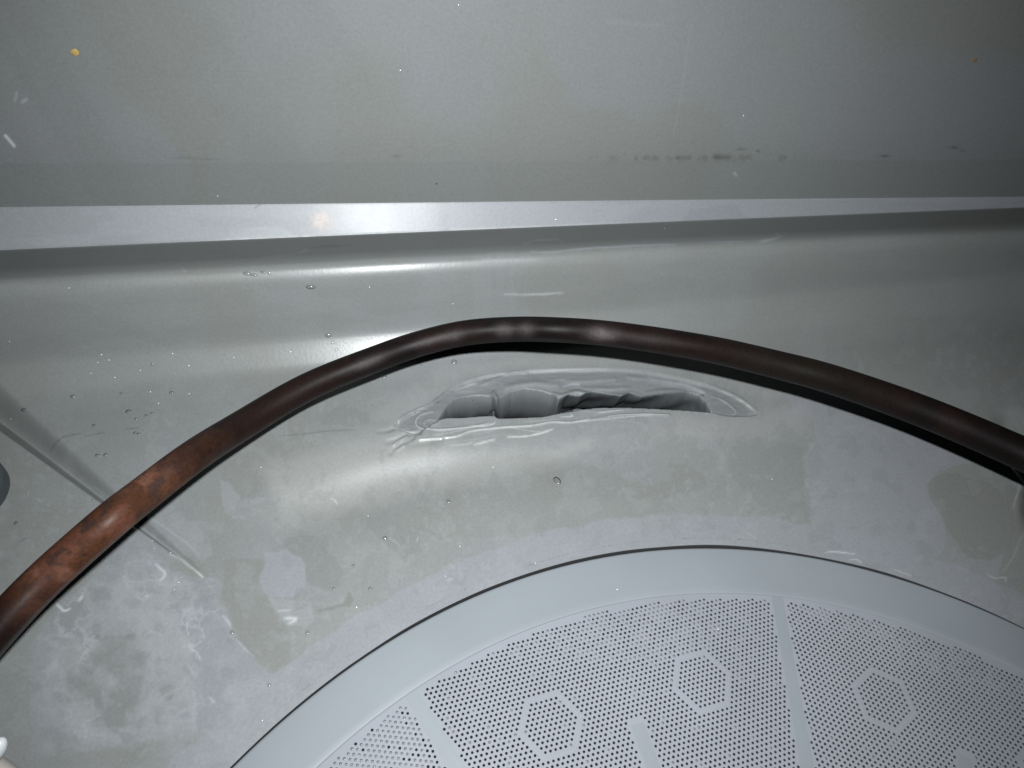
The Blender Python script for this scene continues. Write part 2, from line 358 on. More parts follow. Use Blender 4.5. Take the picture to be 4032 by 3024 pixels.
PATCH = [  # crop, polygon, colour, amount, edge wobble, softness
 ('full', [(1700, 850), (1712, 890), (1758, 902), (1765, 945), (1738, 985), (1745, 1035), (1735, 1065), (1755, 1130), (1800, 1190), (1850, 1212), (1960, 1215), (2035, 1195), (2045, 1120), (2005, 1060), (2030, 1015), (2100, 1000), (2160, 1010), (2212, 1060), (2300, 1000), (2050, 900), (1900, 850), (1800, 820)], LILAC, .8, 4, .8),
 ('c3', [(170, 1350), (270, 1240), (390, 1190), (480, 1200), (560, 1185), (700, 1250), (900, 1280), (1010, 1330), (1130, 1430), (1210, 1530), (1290, 1660), (1330, 1900), (1250, 2200), (1000, 2350), (700, 2300), (420, 1950), (280, 1640), (190, 1520)], OLIVE * .94, .7, 2, 1.0),
 ('full', [(2170, 1040), (2212, 1060), (2240, 1240), (2212, 1400), (2150, 1260), (2180, 1150)], OLIVE * .95, .6, 3, 1.5),
 ('c8', [(-700, 1200), (-500, 900), (-200, 640), (-60, 420), (60, 380), (330, 640), (560, 700), (650, 680), (690, 740), (680, 880), (740, 960), (750, 1060), (820, 1150), (880, 1230), (960, 1330), (1060, 1400), (1115, 1440), (1090, 1500), (1000, 1590), (880, 1660), (700, 1800), (-700, 2000)], LILAC * 0.97, .8, 4, .8),
 ('D', [(290, 1370), (270, 1180), (330, 1080), (470, 1075), (610, 1050), (640, 1180), (640, 1310), (600, 1440), (540, 1490), (440, 1480), (370, 1440)], BASE * .92, .8, 10, 2),
 ('D', [(0, 650), (100, 560), (300, 520), (420, 700), (420, 900), (330, 1060), (130, 1060), (0, 1200)], OLIVE, .35, 9, 5),
 ('D', [(0, 1440), (160, 1470), (330, 1520), (440, 1600), (480, 1700), (0, 1700)], BASE * .95, .5, 12, 5),
 ('c8', [(1000, 500), (1060, 510), (1150, 485), (1200, 530), (1260, 540), (1295, 610), (1300, 740), (1250, 790), (1190, 830), (1040, 830), (985, 790), (962, 700), (980, 640), (1010, 610)], LILAC * 1.04, .85, 3, .6),
 ('c8', [(1200, 380), (1330, 370), (1450, 420), (1450, 490), (1520, 560), (1590, 660), (1545, 700), (1575, 745), (1470, 790), (1370, 760), (1300, 740), (1290, 600), (1260, 540), (1180, 500), (1120, 430)], BASE * .9, .7, 3, .9),
 ('c8', [(700, 560), (850, 540), (990, 560), (1000, 620), (962, 700), (985, 790), (1060, 870), (1100, 960), (1150, 1040), (1200, 1130), (1190, 1290), (1060, 1390), (900, 1250), (820, 1150), (750, 1050), (740, 950), (680, 870)], OLIVE * .99, .6, 4, 1.2),
 ('c8', [(1040, 840), (1180, 850), (1240, 840), (1340, 900), (1350, 1000), (1300, 1050), (1180, 1040), (1090, 950), (1050, 890)], PALE * .93, .6, 4, .8),
 ('c8', [(1300, 740), (1380, 760), (1400, 800), (1560, 790), (1600, 860), (1500, 900), (1350, 900), (1250, 840)], PALE * .85, .5, 4, .8),
 ('c8', [(1610, 775), (1650, 850), (1620, 910), (1560, 905), (1480, 925), (1390, 940), (1380, 920), (1500, 890), (1570, 860)], OLIVE * .88, .8, 2, .6),
 ('c8', [(680, -20), (740, 20), (810, 90), (820, 130), (1000, 110), (930, 150), (810, 190), (860, 260), (760, 250), (700, 170)], PALE * .9, .7, 4, .7),
 ('c8', [(1150, 270), (1200, 200), (1250, 250), (1240, 330), (1180, 300)], PALE * .9, .6, 3, .8),
 ('c8', [(100, 250), (240, 145), (330, 170), (400, 240), (510, 290), (520, 350), (590, 400), (610, 520), (520, 560), (380, 380), (200, 290)], PALE * .88, .6, 4, 1),
 ('c8', [(1740, -50), (1720, 140), (1750, 200), (1735, 310), (1830, 400), (2000, 560), (2150, 500), (2100, 250), (2200, 100), (2050, -60), (1850, -110)], BASE * .88, .6, 5, 1.2),
 ('c8', [(190, 660), (230, 600), (290, 650), (300, 780), (340, 850), (350, 1000), (310, 1080), (290, 970), (200, 1010), (120, 1060), (20, 1090), (90, 980), (120, 840), (190, 790)], PALE, .62, 10, 1.4),
 ('c8', [(190, 1440), (260, 1400), (350, 1440), (500, 1400), (560, 1480), (540, 1620), (420, 1700), (220, 1640)], PALE * .88, .5, 8, 1.5),
 ('c8', [(235, 1500), (300, 1465), (350, 1475), (355, 1540), (320, 1575), (250, 1560)], BASE * .86, .8, 2, .7),
 ('D', [(700, 980), (760, 900), (800, 960), (700, 1040), (560, 1090), (430, 1100), (430, 1010), (480, 930), (520, 830), (570, 870), (540, 960), (560, 1010), (620, 920), (680, 890)], PALE * .97, .55, 8, 1.2),
 ('H', [(520, 140), (620, 130), (640, 190), (530, 200), (525, 170)], BASE * .9, .5, 6, 1),
 ('full', [(700, 900), (720, 880), (755, 868), (765, 880), (798, 893), (800, 915), (760, 925), (730, 918), (690, 920)], BASE * .88, .6, 2, .8),
 ('Cc', [(120, 1220), (190, 1210), (240, 1320), (220, 1350), (160, 1330)], OLIVE * .92, .5, 3, .8),
 ('Cc', [(670, 1240), (760, 1230), (840, 1290), (850, 1350), (780, 1360), (640, 1400), (540, 1380), (560, 1330), (680, 1310)], OLIVE * .95, .45, 6, 2),
 ('Cc', [(840, 1090), (980, 1080), (1170, 1140), (1270, 1150), (1260, 1260), (1290, 1400), (1300, 1530), (1100, 1450), (950, 1300), (890, 1160)], BASE * .9, .55, 5, 1.2),
 ('z5', [(1490, 330), (1520, 270), (1600, 250), (1660, 290), (1640, 340), (1540, 380)], BASE * .95, .7, 3, .8),
 ('Cc', [(0, 1180), (300, 1220), (600, 1350), (700, 1500), (400, 1540), (0, 1560), (-300, 1560), (-500, 1500), (-300, 1330)], OLIVE * 1.02, .55, 10, 3),
]
LINES = [  # crop, points, half width px, colour, amount
 ('c8', [(320, 515), (380, 545), (450, 600), (500, 640), (550, 685)], .8, (.85, .86, .84), .9), ('c8', [(210, 590), (240, 620), (275, 660), (240, 710)], 1.2, (.7, .72, .76), .7),
 ('c8', [(430, 980), (435, 1050), (450, 1110)], .7, (.6, .62, .66), .6), ('c8', [(455, 1165), (465, 1205), (515, 1240), (530, 1285)], .6, (.62, .64, .68), .6),
 ('c8', [(440, 1310), (470, 1370), (500, 1405)], .6, (.55, .57, .6), .5), ('c8', [(1095, 930), (1180, 928)], .7, (.7, .72, .72), .6), ('c8', [(1150, 985), (1225, 990), (1180, 1020)], 1.6, (.75, .77, .78), .7),
 ('c8', [(1480, 115), (1510, 130), (1522, 155)], .6, (.7, .72, .72), .7), ('c8', [(120, 830), (170, 815)], 1.2, (.6, .62, .66), .5), ('c8', [(700, 970), (735, 1010), (748, 1040)], 1.0, (.6, .62, .66), .6),
 ('c8', [(750, 1120), (810, 1160), (870, 1220), (920, 1260)], .8, (.5, .52, .56), .5), ('c8', [(600, 1560), (632, 1600)], 1.2, (.6, .62, .64), .5), ('c8', [(150, 240), (250, 310), (420, 430), (520, 520)], .9, (.5, .52, .55), .45),
 ('D', [(245, 958), (275, 985), (300, 975)], 1.0, (.8, .82, .85), .8), ('D', [(340, 940), (350, 925)], 1.2, (.7, .72, .74), .7),
 ('c2', [(850, 935), (940, 1010), (1040, 1080)], .8, (.45, .48, .48), .5), ('c2', [(265, 1035), (272, 1060), (258, 1080)], .5, (.5, .52, .54), .5), ('c2', [(335, 1100), (400, 1130)], .5, (.45, .48, .48), .5),
 ('c2', [(420, 590), (520, 560), (620, 515), (760, 490)], .7, (.12, .13, .13), .55), ('c2', [(780, 520), (900, 495), (990, 478)], .6, (.14, .15, .15), .4), ('c2', [(190, 1500), (230, 1475), (272, 1465)], .7, (.13, .14, .14), .5),
 ('D', [(540, 208), (595, 202)], .6, (.13, .14, .13), .5), ('D', [(1190, 235), (1300, 228), (1420, 215), (1520, 212)], .6, (.15, .16, .16), .5),
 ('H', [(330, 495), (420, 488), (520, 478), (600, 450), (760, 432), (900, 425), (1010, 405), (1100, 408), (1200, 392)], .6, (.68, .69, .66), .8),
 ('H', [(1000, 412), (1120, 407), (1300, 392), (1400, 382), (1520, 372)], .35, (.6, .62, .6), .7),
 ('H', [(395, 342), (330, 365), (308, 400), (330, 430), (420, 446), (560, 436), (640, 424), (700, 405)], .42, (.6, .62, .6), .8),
 ('H', [(200, 435), (240, 447), (320, 458)], .7, (.75, .77, .75), .8), ('H', [(340, 512), (420, 516), (560, 500), (700, 478), (800, 470)], .5, (.42, .43, .42), .5), ('H', [(420, 455), (560, 447), (680, 430)], .3, (.5, .52, .5), .5), ('H', [(860, 405), (960, 398), (1060, 388)], .4, (.5, .51, .49), .5), ('H', [(560, 470), (640, 462), (720, 448)], 1.2, (.42, .44, .44), .4), ('H', [(300, 350), (248, 378), (225, 410)], .35, (.5, .52, .52), .5),
 ('H', [(590, 425), (650, 428), (700, 418), (715, 405)], .5, (.7, .72, .72), .7), ('H', [(400, 470), (480, 462), (570, 440)], .35, (.55, .57, .56), .6),
 ('H', [(480, 527), (560, 520), (600, 510)], .8, (.55, .57, .53), .6), ('H', [(610, 520), (660, 508), (710, 494)], .9, (.68, .7, .68), .75), ('H', [(780, 482), (870, 480), (960, 460), (1010, 442)], .8, (.72, .74, .7), .8),
 ('H', [(1050, 378), (1110, 376), (1105, 366)], .5, (.7, .72, .72), .7), ('H', [(1240, 362), (1310, 354), (1370, 347)], .35, (.62, .63, .6), .8), ('H', [(1300, 377), (1420, 372), (1500, 369), (1610, 372)], .38, (.62, .63, .6), .8),
 ('H', [(1260, 398), (1400, 405), (1500, 425)], .3, (.5, .52, .5), .4), ('H', [(800, 435), (920, 455), (1000, 445)], .4, (.6, .62, .6), .5),
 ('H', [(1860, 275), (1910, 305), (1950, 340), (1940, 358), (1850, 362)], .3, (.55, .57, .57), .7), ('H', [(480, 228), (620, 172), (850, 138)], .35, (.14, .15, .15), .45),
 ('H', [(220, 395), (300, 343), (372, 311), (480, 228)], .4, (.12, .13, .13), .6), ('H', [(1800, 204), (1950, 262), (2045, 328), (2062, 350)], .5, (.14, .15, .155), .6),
 ('H', [(875, 145), (1000, 140), (1130, 133), (1300, 136)], .5, (.5, .53, .55), .4), ('H', [(560, 212), (620, 198)], 1.0, (.5, .53, .54), .5), ('H', [(600, 205), (500, 235)], .5, (.48, .5, .5), .5),
 ('H', [(1070, 208), (1110, 200), (1150, 200)], .6, (.5, .54, .62), .6), ('H', [(1020, 180), (1080, 180)], .4, (.45, .48, .52), .5), ('H', [(1500, 176), (1620, 195), (1720, 215), (1790, 245)], 1.0, (.5, .54, .6), .45),
 ('H', [(350, 404), (365, 388), (395, 385), (428, 395), (430, 412), (395, 422), (360, 418), (350, 404)], .45, (.42, .44, .44), .5),
 ('z6', [(1160, 235), (1210, 232), (1310, 245)], .6, (.7, .72, .76), .7), ('z6', [(1285, 275), (1320, 275), (1345, 295)], .6, (.65, .67, .7), .6), ('z6', [(1520, 330), (1610, 362)], .6, (.6, .62, .64), .6),
 ('z6', [(2020, 355), (2060, 375), (2110, 370), (2120, 400)], .6, (.6, .62, .62), .6), ('z6', [(2100, 340), (2160, 250), (2190, 170), (2210, 140)], 1.0, (.4, .42, .4), .5), ('z6', [(730, 130), (785, 165)], .5, (.5, .52, .5), .5), ('z6', [(2080, 440), (2120, 480)], .5, (.45, .47, .46), .5),
 ('c3', [(700, 935), (810, 1000), (880, 1035), (1050, 1130), (1240, 1230), (1360, 1300), (1433, 1340)], .5, (.6, .62, .62), .7), ('c3', [(1370, 1310), (1375, 1400), (1330, 1530), (1300, 1650)], .9, (.5, .52, .52), .6),
 ('z5', [(950, 150), (1000, 185)], .5, (.65, .67, .66), .5), ('z5', [(1100, 145), (1095, 175)], .5, (.6, .62, .6), .5), ('z5', [(1010, 145), (1045, 190)], .5, (.17, .18, .17), .5), ('z5', [(1250, 370), (1275, 362)], .9, (.55, .57, .6), .5),
]
def paint(X, Y, floor=True):
    col = np.broadcast_to(BASE, X.shape + (3,)).copy(); rough = np.zeros_like(X)
    # broad cloudy film, then patches with an outline of their own
    g = fbm(X, Y, 130, 41, 4); col = mixc(col, OLIVE, .45 * sstep(.45, .66, g)); g = fbm(X + 300, Y, 150, 43, 4); col = mixc(col, LILAC, .35 * sstep(.48, .66, g))
    if floor:
        P = surf(X, Y); rr = np.hypot(P[..., 0] - GC[0], P[..., 1] - GC[1]) / GR
        ang = np.arctan2(P[..., 1] - GC[1], P[..., 0] - GC[0])
        wob = .022 * (fbm(ang * 40, rr * 60, 2.2, 51, 4) - .5)
        band = sstep(1.062, 1.058, rr + wob) * (P[..., 2] < .02)
        for i, (cn, poly, tc, am, wobble, soft) in enumerate(PATCH + MILK):
            poly = cp(cn, poly); xs = [p[0] for p in poly]; ys = [p[1] for p in poly]
            m = (X > min(xs) - 15 - 2 * soft) & (X < max(xs) + 15 + 2 * soft) & (Y > min(ys) - 15 - 2 * soft) & (Y < max(ys) + 15 + 2 * soft)
            if not m.any(): continue
            x = X[m]; y = Y[m]; wb = wobble * .55
            d = sdf(x, y, poly) + wb * 2.4 * (fbm(x, y, 11, 60 + i, 4) - .5) + wb * (fbm(x, y, 3.5, 90 + i, 2) - .5)
            f = sstep(soft, -soft, d) * am; col[m] = mixc(col[m], tc, f); rough[m] += (-.05 if soft < 5 else .1) * f
            if soft < 5: col[m] = mixc(col[m], PALE, .12 * np.exp(-(d / .9) ** 2))
        col = mixc(col, LILAC * 1.0, .75 * band)
        # small dried spots
        fs = sstep(-6, 70, Y - yD(X))
        g = fbm(X, Y, 7, 71, 3); g2 = fbm(X, Y, 60, 72, 2); col = mixc(col, PALE, .22 * fs * sstep(.66, .68, g) * sstep(.45, .6, g2))
        g = fbm(X, Y, 16, 75, 4); col = mixc(col, BASE * .88, .3 * fs * sstep(.64, .655, g)); g = fbm(X, Y, 22, 79, 4); col = mixc(col, PALE, .16 * fs * sstep(.61, .62, g))
    if floor:                               # melted plastic darkened, cavity shade painted in, chalky haze at the lower left
        T = np.interp(X, [p[0] for p in Tc], [p[1] for p in Tc]); L = np.interp(X, [p[0] for p in Lc], [p[1] for p in Lc])
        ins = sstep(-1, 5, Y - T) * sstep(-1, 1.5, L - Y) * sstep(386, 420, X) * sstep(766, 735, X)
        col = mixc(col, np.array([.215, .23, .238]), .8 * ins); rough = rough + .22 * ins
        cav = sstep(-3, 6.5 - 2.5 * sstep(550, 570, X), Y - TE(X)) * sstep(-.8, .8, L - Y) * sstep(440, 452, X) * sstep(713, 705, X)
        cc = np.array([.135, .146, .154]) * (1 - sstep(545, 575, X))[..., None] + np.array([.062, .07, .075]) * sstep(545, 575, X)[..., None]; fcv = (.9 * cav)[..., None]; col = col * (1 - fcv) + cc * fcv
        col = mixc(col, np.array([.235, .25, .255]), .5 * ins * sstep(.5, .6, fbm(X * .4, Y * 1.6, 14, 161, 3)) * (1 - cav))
        wob2 = 30 * (fbm(X, Y, 40, 171, 4) - .5); reg = sstep(310, 250, X + .25 * (Y - 600) + wob2) * sstep(560, 600, Y + .3 * X - 20 + wob2) * sstep(20, 70, X) * sstep(6, -10, sdf(X, Y, cp(PATCH[3][0], PATCH[3][1])) + .12 * wob2)
        r1 = 1 - np.abs(fbm(X, Y, 55, 173, 5) - .5) * 9; col = mixc(col, PALE * 1.08, .55 * reg * np.clip(r1, 0, 1))
        r2 = 1 - np.abs(fbm(X * 1.1, Y, 26, 177, 5) - .5) * 22; col = mixc(col, (.52, .54, .57), .5 * reg * np.clip(r2, 0, 1) * sstep(.42, .6, fbm(X, Y, 45, 179, 2)))
        col = mixc(col, PALE, .45 * reg * sstep(.52, .60, fbm(X, Y, 34, 181, 5)))
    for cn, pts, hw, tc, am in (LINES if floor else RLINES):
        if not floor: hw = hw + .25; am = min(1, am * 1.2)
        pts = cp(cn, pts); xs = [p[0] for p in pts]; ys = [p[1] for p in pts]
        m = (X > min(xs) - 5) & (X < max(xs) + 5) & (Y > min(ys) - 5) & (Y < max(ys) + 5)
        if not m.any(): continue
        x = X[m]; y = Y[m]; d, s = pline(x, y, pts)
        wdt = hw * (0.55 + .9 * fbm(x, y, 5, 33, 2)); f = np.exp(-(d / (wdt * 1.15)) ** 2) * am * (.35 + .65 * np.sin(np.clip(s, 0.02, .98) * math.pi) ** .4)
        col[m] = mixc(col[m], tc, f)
    return col, rough
RLINES = [  # marks on the riser, the dark lip, the ledge and the wall
 ('c7', [(270, 268), (300, 270), (340, 250), (440, 246), (500, 244), (535, 265)], .5, (.5, .52, .54), .8), ('c7', [(330, 325), (450, 328), (600, 312), (740, 300), (900, 292), (1080, 282), (1300, 275)], .7, (.5, .53, .56), .8),
 ('c7', [(1300, 275), (1500, 262), (1700, 258), (1850, 245), (1940, 225)], .55, (.36, .39, .42), .75), ('c7', [(1860, 255), (1940, 240), (1990, 222), (1960, 205)], .9, (.62, .66, .7), .85), ('c7', [(1985, 205), (2015, 195), (2030, 215), (2000, 232)], .5, (.42, .45, .47), .7),
 ('c7', [(1920, 140), (1930, 165), (1945, 185), (1925, 205)], 1.2, (.25, .27, .29), .7), ('c7', [(1535, 200), (1610, 218)], .5, (.4, .43, .45), .7), ('c7', [(1055, 238), (1175, 252)], .5, (.34, .37, .38), .7), ('c7', [(950, 285), (1000, 280), (1070, 283)], .6, (.5, .52, .54), .6),
 ('c7', [(150, 610), (280, 612), (400, 610), (535, 600)], .8, (.5, .53, .53), .75), ('c7', [(0, 380), (150, 385), (380, 375)], 1.6, (.42, .45, .45), .45), ('c7', [(1650, 690), (2000, 650), (2212, 635)], 2.5, (.33, .35, .37), .4),
 ('c4', [(90, 988), (300, 975), (470, 950), (600, 925), (665, 890)], .5, (.5, .52, .52), .8), ('c4', [(590, 930), (660, 895), (680, 915)], .7, (.6, .62, .62), .7), ('c4', [(670, 878), (850, 858), (1050, 848), (1200, 840)], .55, (.06, .065, .07), .7),
 ('c4', [(1680, 742), (1760, 738)], .4, (.35, .37, .37), .6), ('A', [(780, 382), (800, 405)], .6, (.4, .42, .42), .7), ('A', [(680, 372), (860, 360)], .5, (.3, .32, .33), .5), ('A', [(905, 323), (960, 320)], .4, (.1, .11, .11), .6),
 ('A', [(2100, 330), (2200, 322)], .5, (.4, .42, .42), .4), ('W2', [(1935, 910), (1975, 925), (1975, 940)], 1.2, (.34, .36, .37), .7), ('W2', [(2110, 985), (2140, 980)], .9, (.25, .24, .25), .6),
]
def grid(name, rows_y, cols, mat, parent, floor=False, wall=None, quadmask=None):
    """rows_y: (rows, cols) array of picture rows"""
    X = np.broadcast_to(cols, rows_y.shape).copy(); Y = rows_y
    P = surf(X, Y); 
    Z = relief(X, Y) if floor else None
    keep = None; nr, nc = Y.shape
    if floor:
        P[..., 2] += Z
        P = hollow(P, X, Y)
        dx = P[..., 0] - GC[0]; dy = P[..., 1] - GC[1]; rr = np.hypot(dx, dy)
        low = (P[..., 2] < .02) & (Y > 500)
        low = low & (rr < GR + .01)
        keep = ~(low & (rr < GR + .002))
    col, rough = (paint(X, Y, True) if floor else wall(X, Y))
    idx = np.arange(nr * nc).reshape(nr, nc)
    q = np.stack([idx[:-1, :-1], idx[:-1, 1:], idx[1:, 1:], idx[1:, :-1]], -1)
    if keep is not None:
        kq = keep[:-1, :-1] & keep[:-1, 1:] & keep[1:, 1:] & keep[1:, :-1]; q = q[kq]
    q = q.reshape(-1, 4); Pf = P.reshape(-1, 3)
    a, b, c = Pf[q[0, 0]], Pf[q[0, 1]], Pf[q[0, 2]]
    if np.cross(b - a, c - a) @ (C0 - a) < 0: q = q[:, ::-1]
    if keep is not None:
        used = np.unique(q); remap = np.full(len(Pf), -1); remap[used] = np.arange(len(used))
        q = remap[q]; Pf = Pf[used]; col = col.reshape(-1, 3)[used]; rough = rough.ravel()[used]
    return mesh_np(name, Pf, q, mat, col=col.reshape(-1, 3), attrs={'rough': rough.ravel()}, parent=parent)

tub = empty('dishwasher_tub', (0, 0.2, 0))
tag(tub, 'grey plastic dishwasher tub with stepped back wall and a melted hollow in its stained floor', 'dishwasher tub')
def cols_of(fine, hole=False):
    c = list(np.arange(-260, -30, 6.0)) + list(np.arange(-30, 1054, fine)) + list(np.arange(1054, 1291, 6.0))
    if hole:
        c = [x for x in c if not 352 < x < 775] + list(np.arange(352, 775, .8))
    return np.array(sorted(c))
cf = cols_of(1.4, True)
ys1 = np.concatenate([np.arange(1000, 790, -6.0), np.arange(790, 441, -1.2)])
split = yD(cf) - 14
rows = np.concatenate([np.broadcast_to(ys1[:, None], (len(ys1), len(cf))), 440 + (split - 440)[None, :] * np.linspace(0, 1, 190)[:, None]])
_L = np.interp(cf, [p[0] for p in Lc], [p[1] for p in Lc]); _hx = (cf > 436) & (cf < 713)
for _c in (_L, TE(cf)): rows = np.where((np.abs(rows - _c[None, :]) < .30) & _hx[None, :], _c[None, :], rows)
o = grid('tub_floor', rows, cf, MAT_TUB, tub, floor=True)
def project(P):
    c = (P - C0) @ R; return 512 + F * c[..., 0] / -c[..., 2], 384 - F * c[..., 1] / -c[..., 2]
NA_ = 2400; ang_ = np.linspace(0, 2 * math.pi, NA_, endpoint=False)
prad = np.array([0, 0, 0.00001, .00004, .0003, .0007, .0011, .0015, .0019, .0023, .0028, .0034]); AA, RR = np.meshgrid(ang_, prad)
PP = np.stack([GC[0] + (GR + RR) * np.cos(AA), GC[1] + (GR + RR) * np.sin(AA), 0 * AA], -1)
qx, qy = project(PP); off = (qx < -250) | (qx > 1285) | (qy > 995) | ((PP - C0) @ R[:, 2] > -.01) | (PP[..., 1] < GC[1] - .02)
qx = np.where(off, 500, qx); qy = np.where(off, 900, qy)
for _ in range(6):
    S_ = surf(qx, qy); zz = S_[..., 2] + relief(qx, qy); T_ = PP.copy(); T_[..., 2] = S_[..., 2]; nx_, ny_ = project(T_)
    qx = np.where(off, 500, nx_); qy = np.where(off, 900, ny_)
zz = np.where(off, 0, zz); PP[..., 2] = zz
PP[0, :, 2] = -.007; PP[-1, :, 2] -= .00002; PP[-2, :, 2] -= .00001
colr, rgh = paint(qx, qy, True); colr[off] = BASE; colr[:3] = (.05, .052, .056); rgh[:3] = .5; PP[1, :, 2] -= .0003  # seat wall painted near-black as the shade in the gap round the rim
idx = np.arange(PP.shape[0] * NA_).reshape(PP.shape[0], NA_)
qd = np.stack([idx[:-1], np.roll(idx[:-1], -1, 1), np.roll(idx[1:], -1, 1), idx[1:]], -1).reshape(-1, 4)
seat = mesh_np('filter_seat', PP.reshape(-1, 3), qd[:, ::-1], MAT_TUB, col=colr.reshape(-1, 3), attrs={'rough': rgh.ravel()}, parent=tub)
def riser_paint(X, Y):
    col, rough = paint(X, Y, False)
    g = fbm(X * .25, Y, 14, 101, 3); col = mixc(col, BASE * .93, .5 * sstep(.45, .6, g))
    # vertical dried runs near the middle
    g = fbm(X, Y * .08, 9, 103, 3); col = mixc(col, PALE, .12 * sstep(.55, .7, g) * np.exp(-((X - 490) / 60) ** 2)); 
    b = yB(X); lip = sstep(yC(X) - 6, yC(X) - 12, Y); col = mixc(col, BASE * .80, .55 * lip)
    return col, rough + 0.02
cr_ = cols_of(1.6); n = 140
rows = (yD(cr_) - 14)[None, :] + (yB(cr_) - (yD(cr_) - 14))[None, :] * np.linspace(0, 1, n)[:, None]
grid('step_riser', rows, cr_, MAT_TUB, tub, wall=riser_paint)
def ledge_paint(X, Y):
    col = np.broadcast_to(np.array([.292, .306, .328]), X.shape + (3,)).copy(); rough = np.zeros_like(X)
    b = yB(X); a = yA(X)
    g = fbm(X * .5, Y * 2, 30, 111, 3); col = mixc(col, np.array([.33, .345, .37]), .5 * sstep(.45, .6, g))
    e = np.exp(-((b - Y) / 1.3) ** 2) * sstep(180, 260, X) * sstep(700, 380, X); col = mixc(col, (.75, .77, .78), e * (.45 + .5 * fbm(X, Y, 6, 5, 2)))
    d = sdf(X, Y, cp('c4', [(-300, 640), (0, 610), (300, 610), (420, 650), (520, 740), (200, 760), (-300, 800)])); col = mixc(col, (.5, .53, .55), .22 * sstep(215, 255, X) * sstep(1.5, -1.5, d + 2 * (fbm(X, Y, 5, 6, 3) - .5)))
    d = sdf(X, Y, cp('W2', [(750, 930), (770, 905), (860, 895), (930, 880), (970, 888), (1000, 930), (1050, 945), (720, 960)])); col = mixc(col, np.array([.26, .27, .30]), .6 * sstep(1, -1, d + 2 * (fbm(X, Y, 8, 6, 3) - .5)))
    col = mixc(col, (.62, .47, .38), .75 * np.exp(-((X - 322) / 9) ** 2 - ((Y - 221) / 8) ** 2) * fbm(X, Y, 5, 12, 3) * 1.6)  # warm reflection painted into the ledge colour as an orange spot
    dd, s = pline(X, Y, cp('W1', [(1100, 900), (1115, 888), (1130, 880)])); col = mixc(col, (.15, .16, .17), .8 * np.exp(-(dd / .9) ** 2))
    for xx, wd in ((443, 5), (447, 2)): col = mixc(col, (.26, .27, .29), .35 * np.exp(-((X - xx) / wd) ** 2))
    return col, rough
cl = cols_of(1.5); n = 30
rows = yB(cl)[None, :] + (yA(cl) - yB(cl))[None, :] * np.linspace(0, 1, n)[:, None]
rows = rows + (-1.0 * (fbm(cl, cl * 0, 7, 8, 3) - .62).clip(-.5, 0) * sstep(220, 250, cl) * sstep(330, 300, cl) * 5)[None, :] * np.linspace(1, 0, n)[:, None] ** 4
rows[0] = yB(cl)
def wall_paint(X, Y):
    col = np.broadcast_to(np.array([.225, .237, .237]), X.shape + (3,)).copy(); rough = np.zeros_like(X)
    g = fbm(X, Y, 200, 121, 3); col = mixc(col, np.array([.219, .228, .219]), sstep(.42, .64, g)); g = fbm(X + 90, Y, 180, 125, 3); col = mixc(col, np.array([.228, .238, .247]), .9 * sstep(.5, .62, g))
    # wiped streaks running down to the right
    q = X - .62 * Y; g = fbm(q, Y * .05, 40, 131, 3); col = mixc(col, col.mean((0, 1)) * .93, .5 * sstep(.5, .7, g) * sstep(600, 300, X))
    line = sstep(-1, 1, Y - (162.5 - .004 * (X - 300) + 2.2 * (fbm(X, X * 0, 18, 14, 3) - .5))); col = mixc(col, np.array([.19, .202, .198]), .45 * line)
    soot = np.exp(-((Y - 158.5 + .004 * (X - 600)) / 3.2) ** 2) * sstep(560, 640, X) * sstep(830, 760, X)
    g = fbm(X * 1.2, Y * .8, 6, 141, 4); col = mixc(col, (.11, .115, .105), soot * sstep(.5, .7, g) * .55); col = mixc(col, (.2, .2, .18), soot * .22)
    for cn, x, y, rx, ry, am in (('W2', 885, 678, 4, 3, .8), ('W2', 925, 680, 6, 3, .6), ('W2', 715, 682, 2.5, 1.2, .7), ('W2', 1062, 652, 2, 1, .8), ('W2', 1612, 674, 5, 1.3, .7), ('W2', 1908, 637, 4, 1.2, .8), ('W2', 1945, 650, 2, 1, .6), ('W2', 990, 645, 5, 1.3, .45), ('W1', 1715, 675, 4, 1.5, .35), ('W1', 800, 682, 14, 1, .3), ('W1', 900, 688, 12, .8, .35)):
        (px, py), = cp(cn, [(x, y)]); col = mixc(col, (.08, .085, .08), am * np.exp(-((X - px) / rx) ** 2 - ((Y - py) / ry) ** 2) * (.5 + fbm(X, Y, 3, 15, 3)))
    for cn, pts, hw, tc, am in (('W1', [(22, 585), (40, 605), (62, 632)], 1.1, (.75, .78, .8), .9), ('W1', [(65, 435), (72, 400)], 1.3, (.42, .44, .45), .5), ('W1', [(98, 440), (112, 430)], 1.8, (.42, .44, .45), .6), ('W1', [(1390, 560), (1500, 605), (1610, 640)], .6, (.2, .215, .21), .5),
        ('W2', [(780, 90), (755, 230), (730, 400), (695, 600)], .8, (.30, .315, .315), .3), ('W2', [(410, 95), (640, 110)], 2, (.30, .31, .32), .25), ('W2', [(960, 748), (968, 756)], 1.2, (.45, .47, .48), .6), ('W1', [(1105, 75), (1108, 160)], .9, (.25, .26, .26), .4)):
        dd, s = pline(X, Y, cp(cn, pts)); col = mixc(col, tc, am * np.exp(-(dd / hw) ** 2))
    return col, rough + .10
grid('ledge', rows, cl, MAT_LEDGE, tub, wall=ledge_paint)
cw = cols_of(1.6)
rr_ = np.concatenate([np.linspace(0, 0.46, 150), np.linspace(.465, 1, 90)]) ; rr_ = np.unique(rr_)
rows = yA(cw)[None, :] + (-255 - yA(cw))[None, :] * rr_[:, None]
grid('back_wall', rows, cw, MAT_TUB, tub, wall=wall_paint)

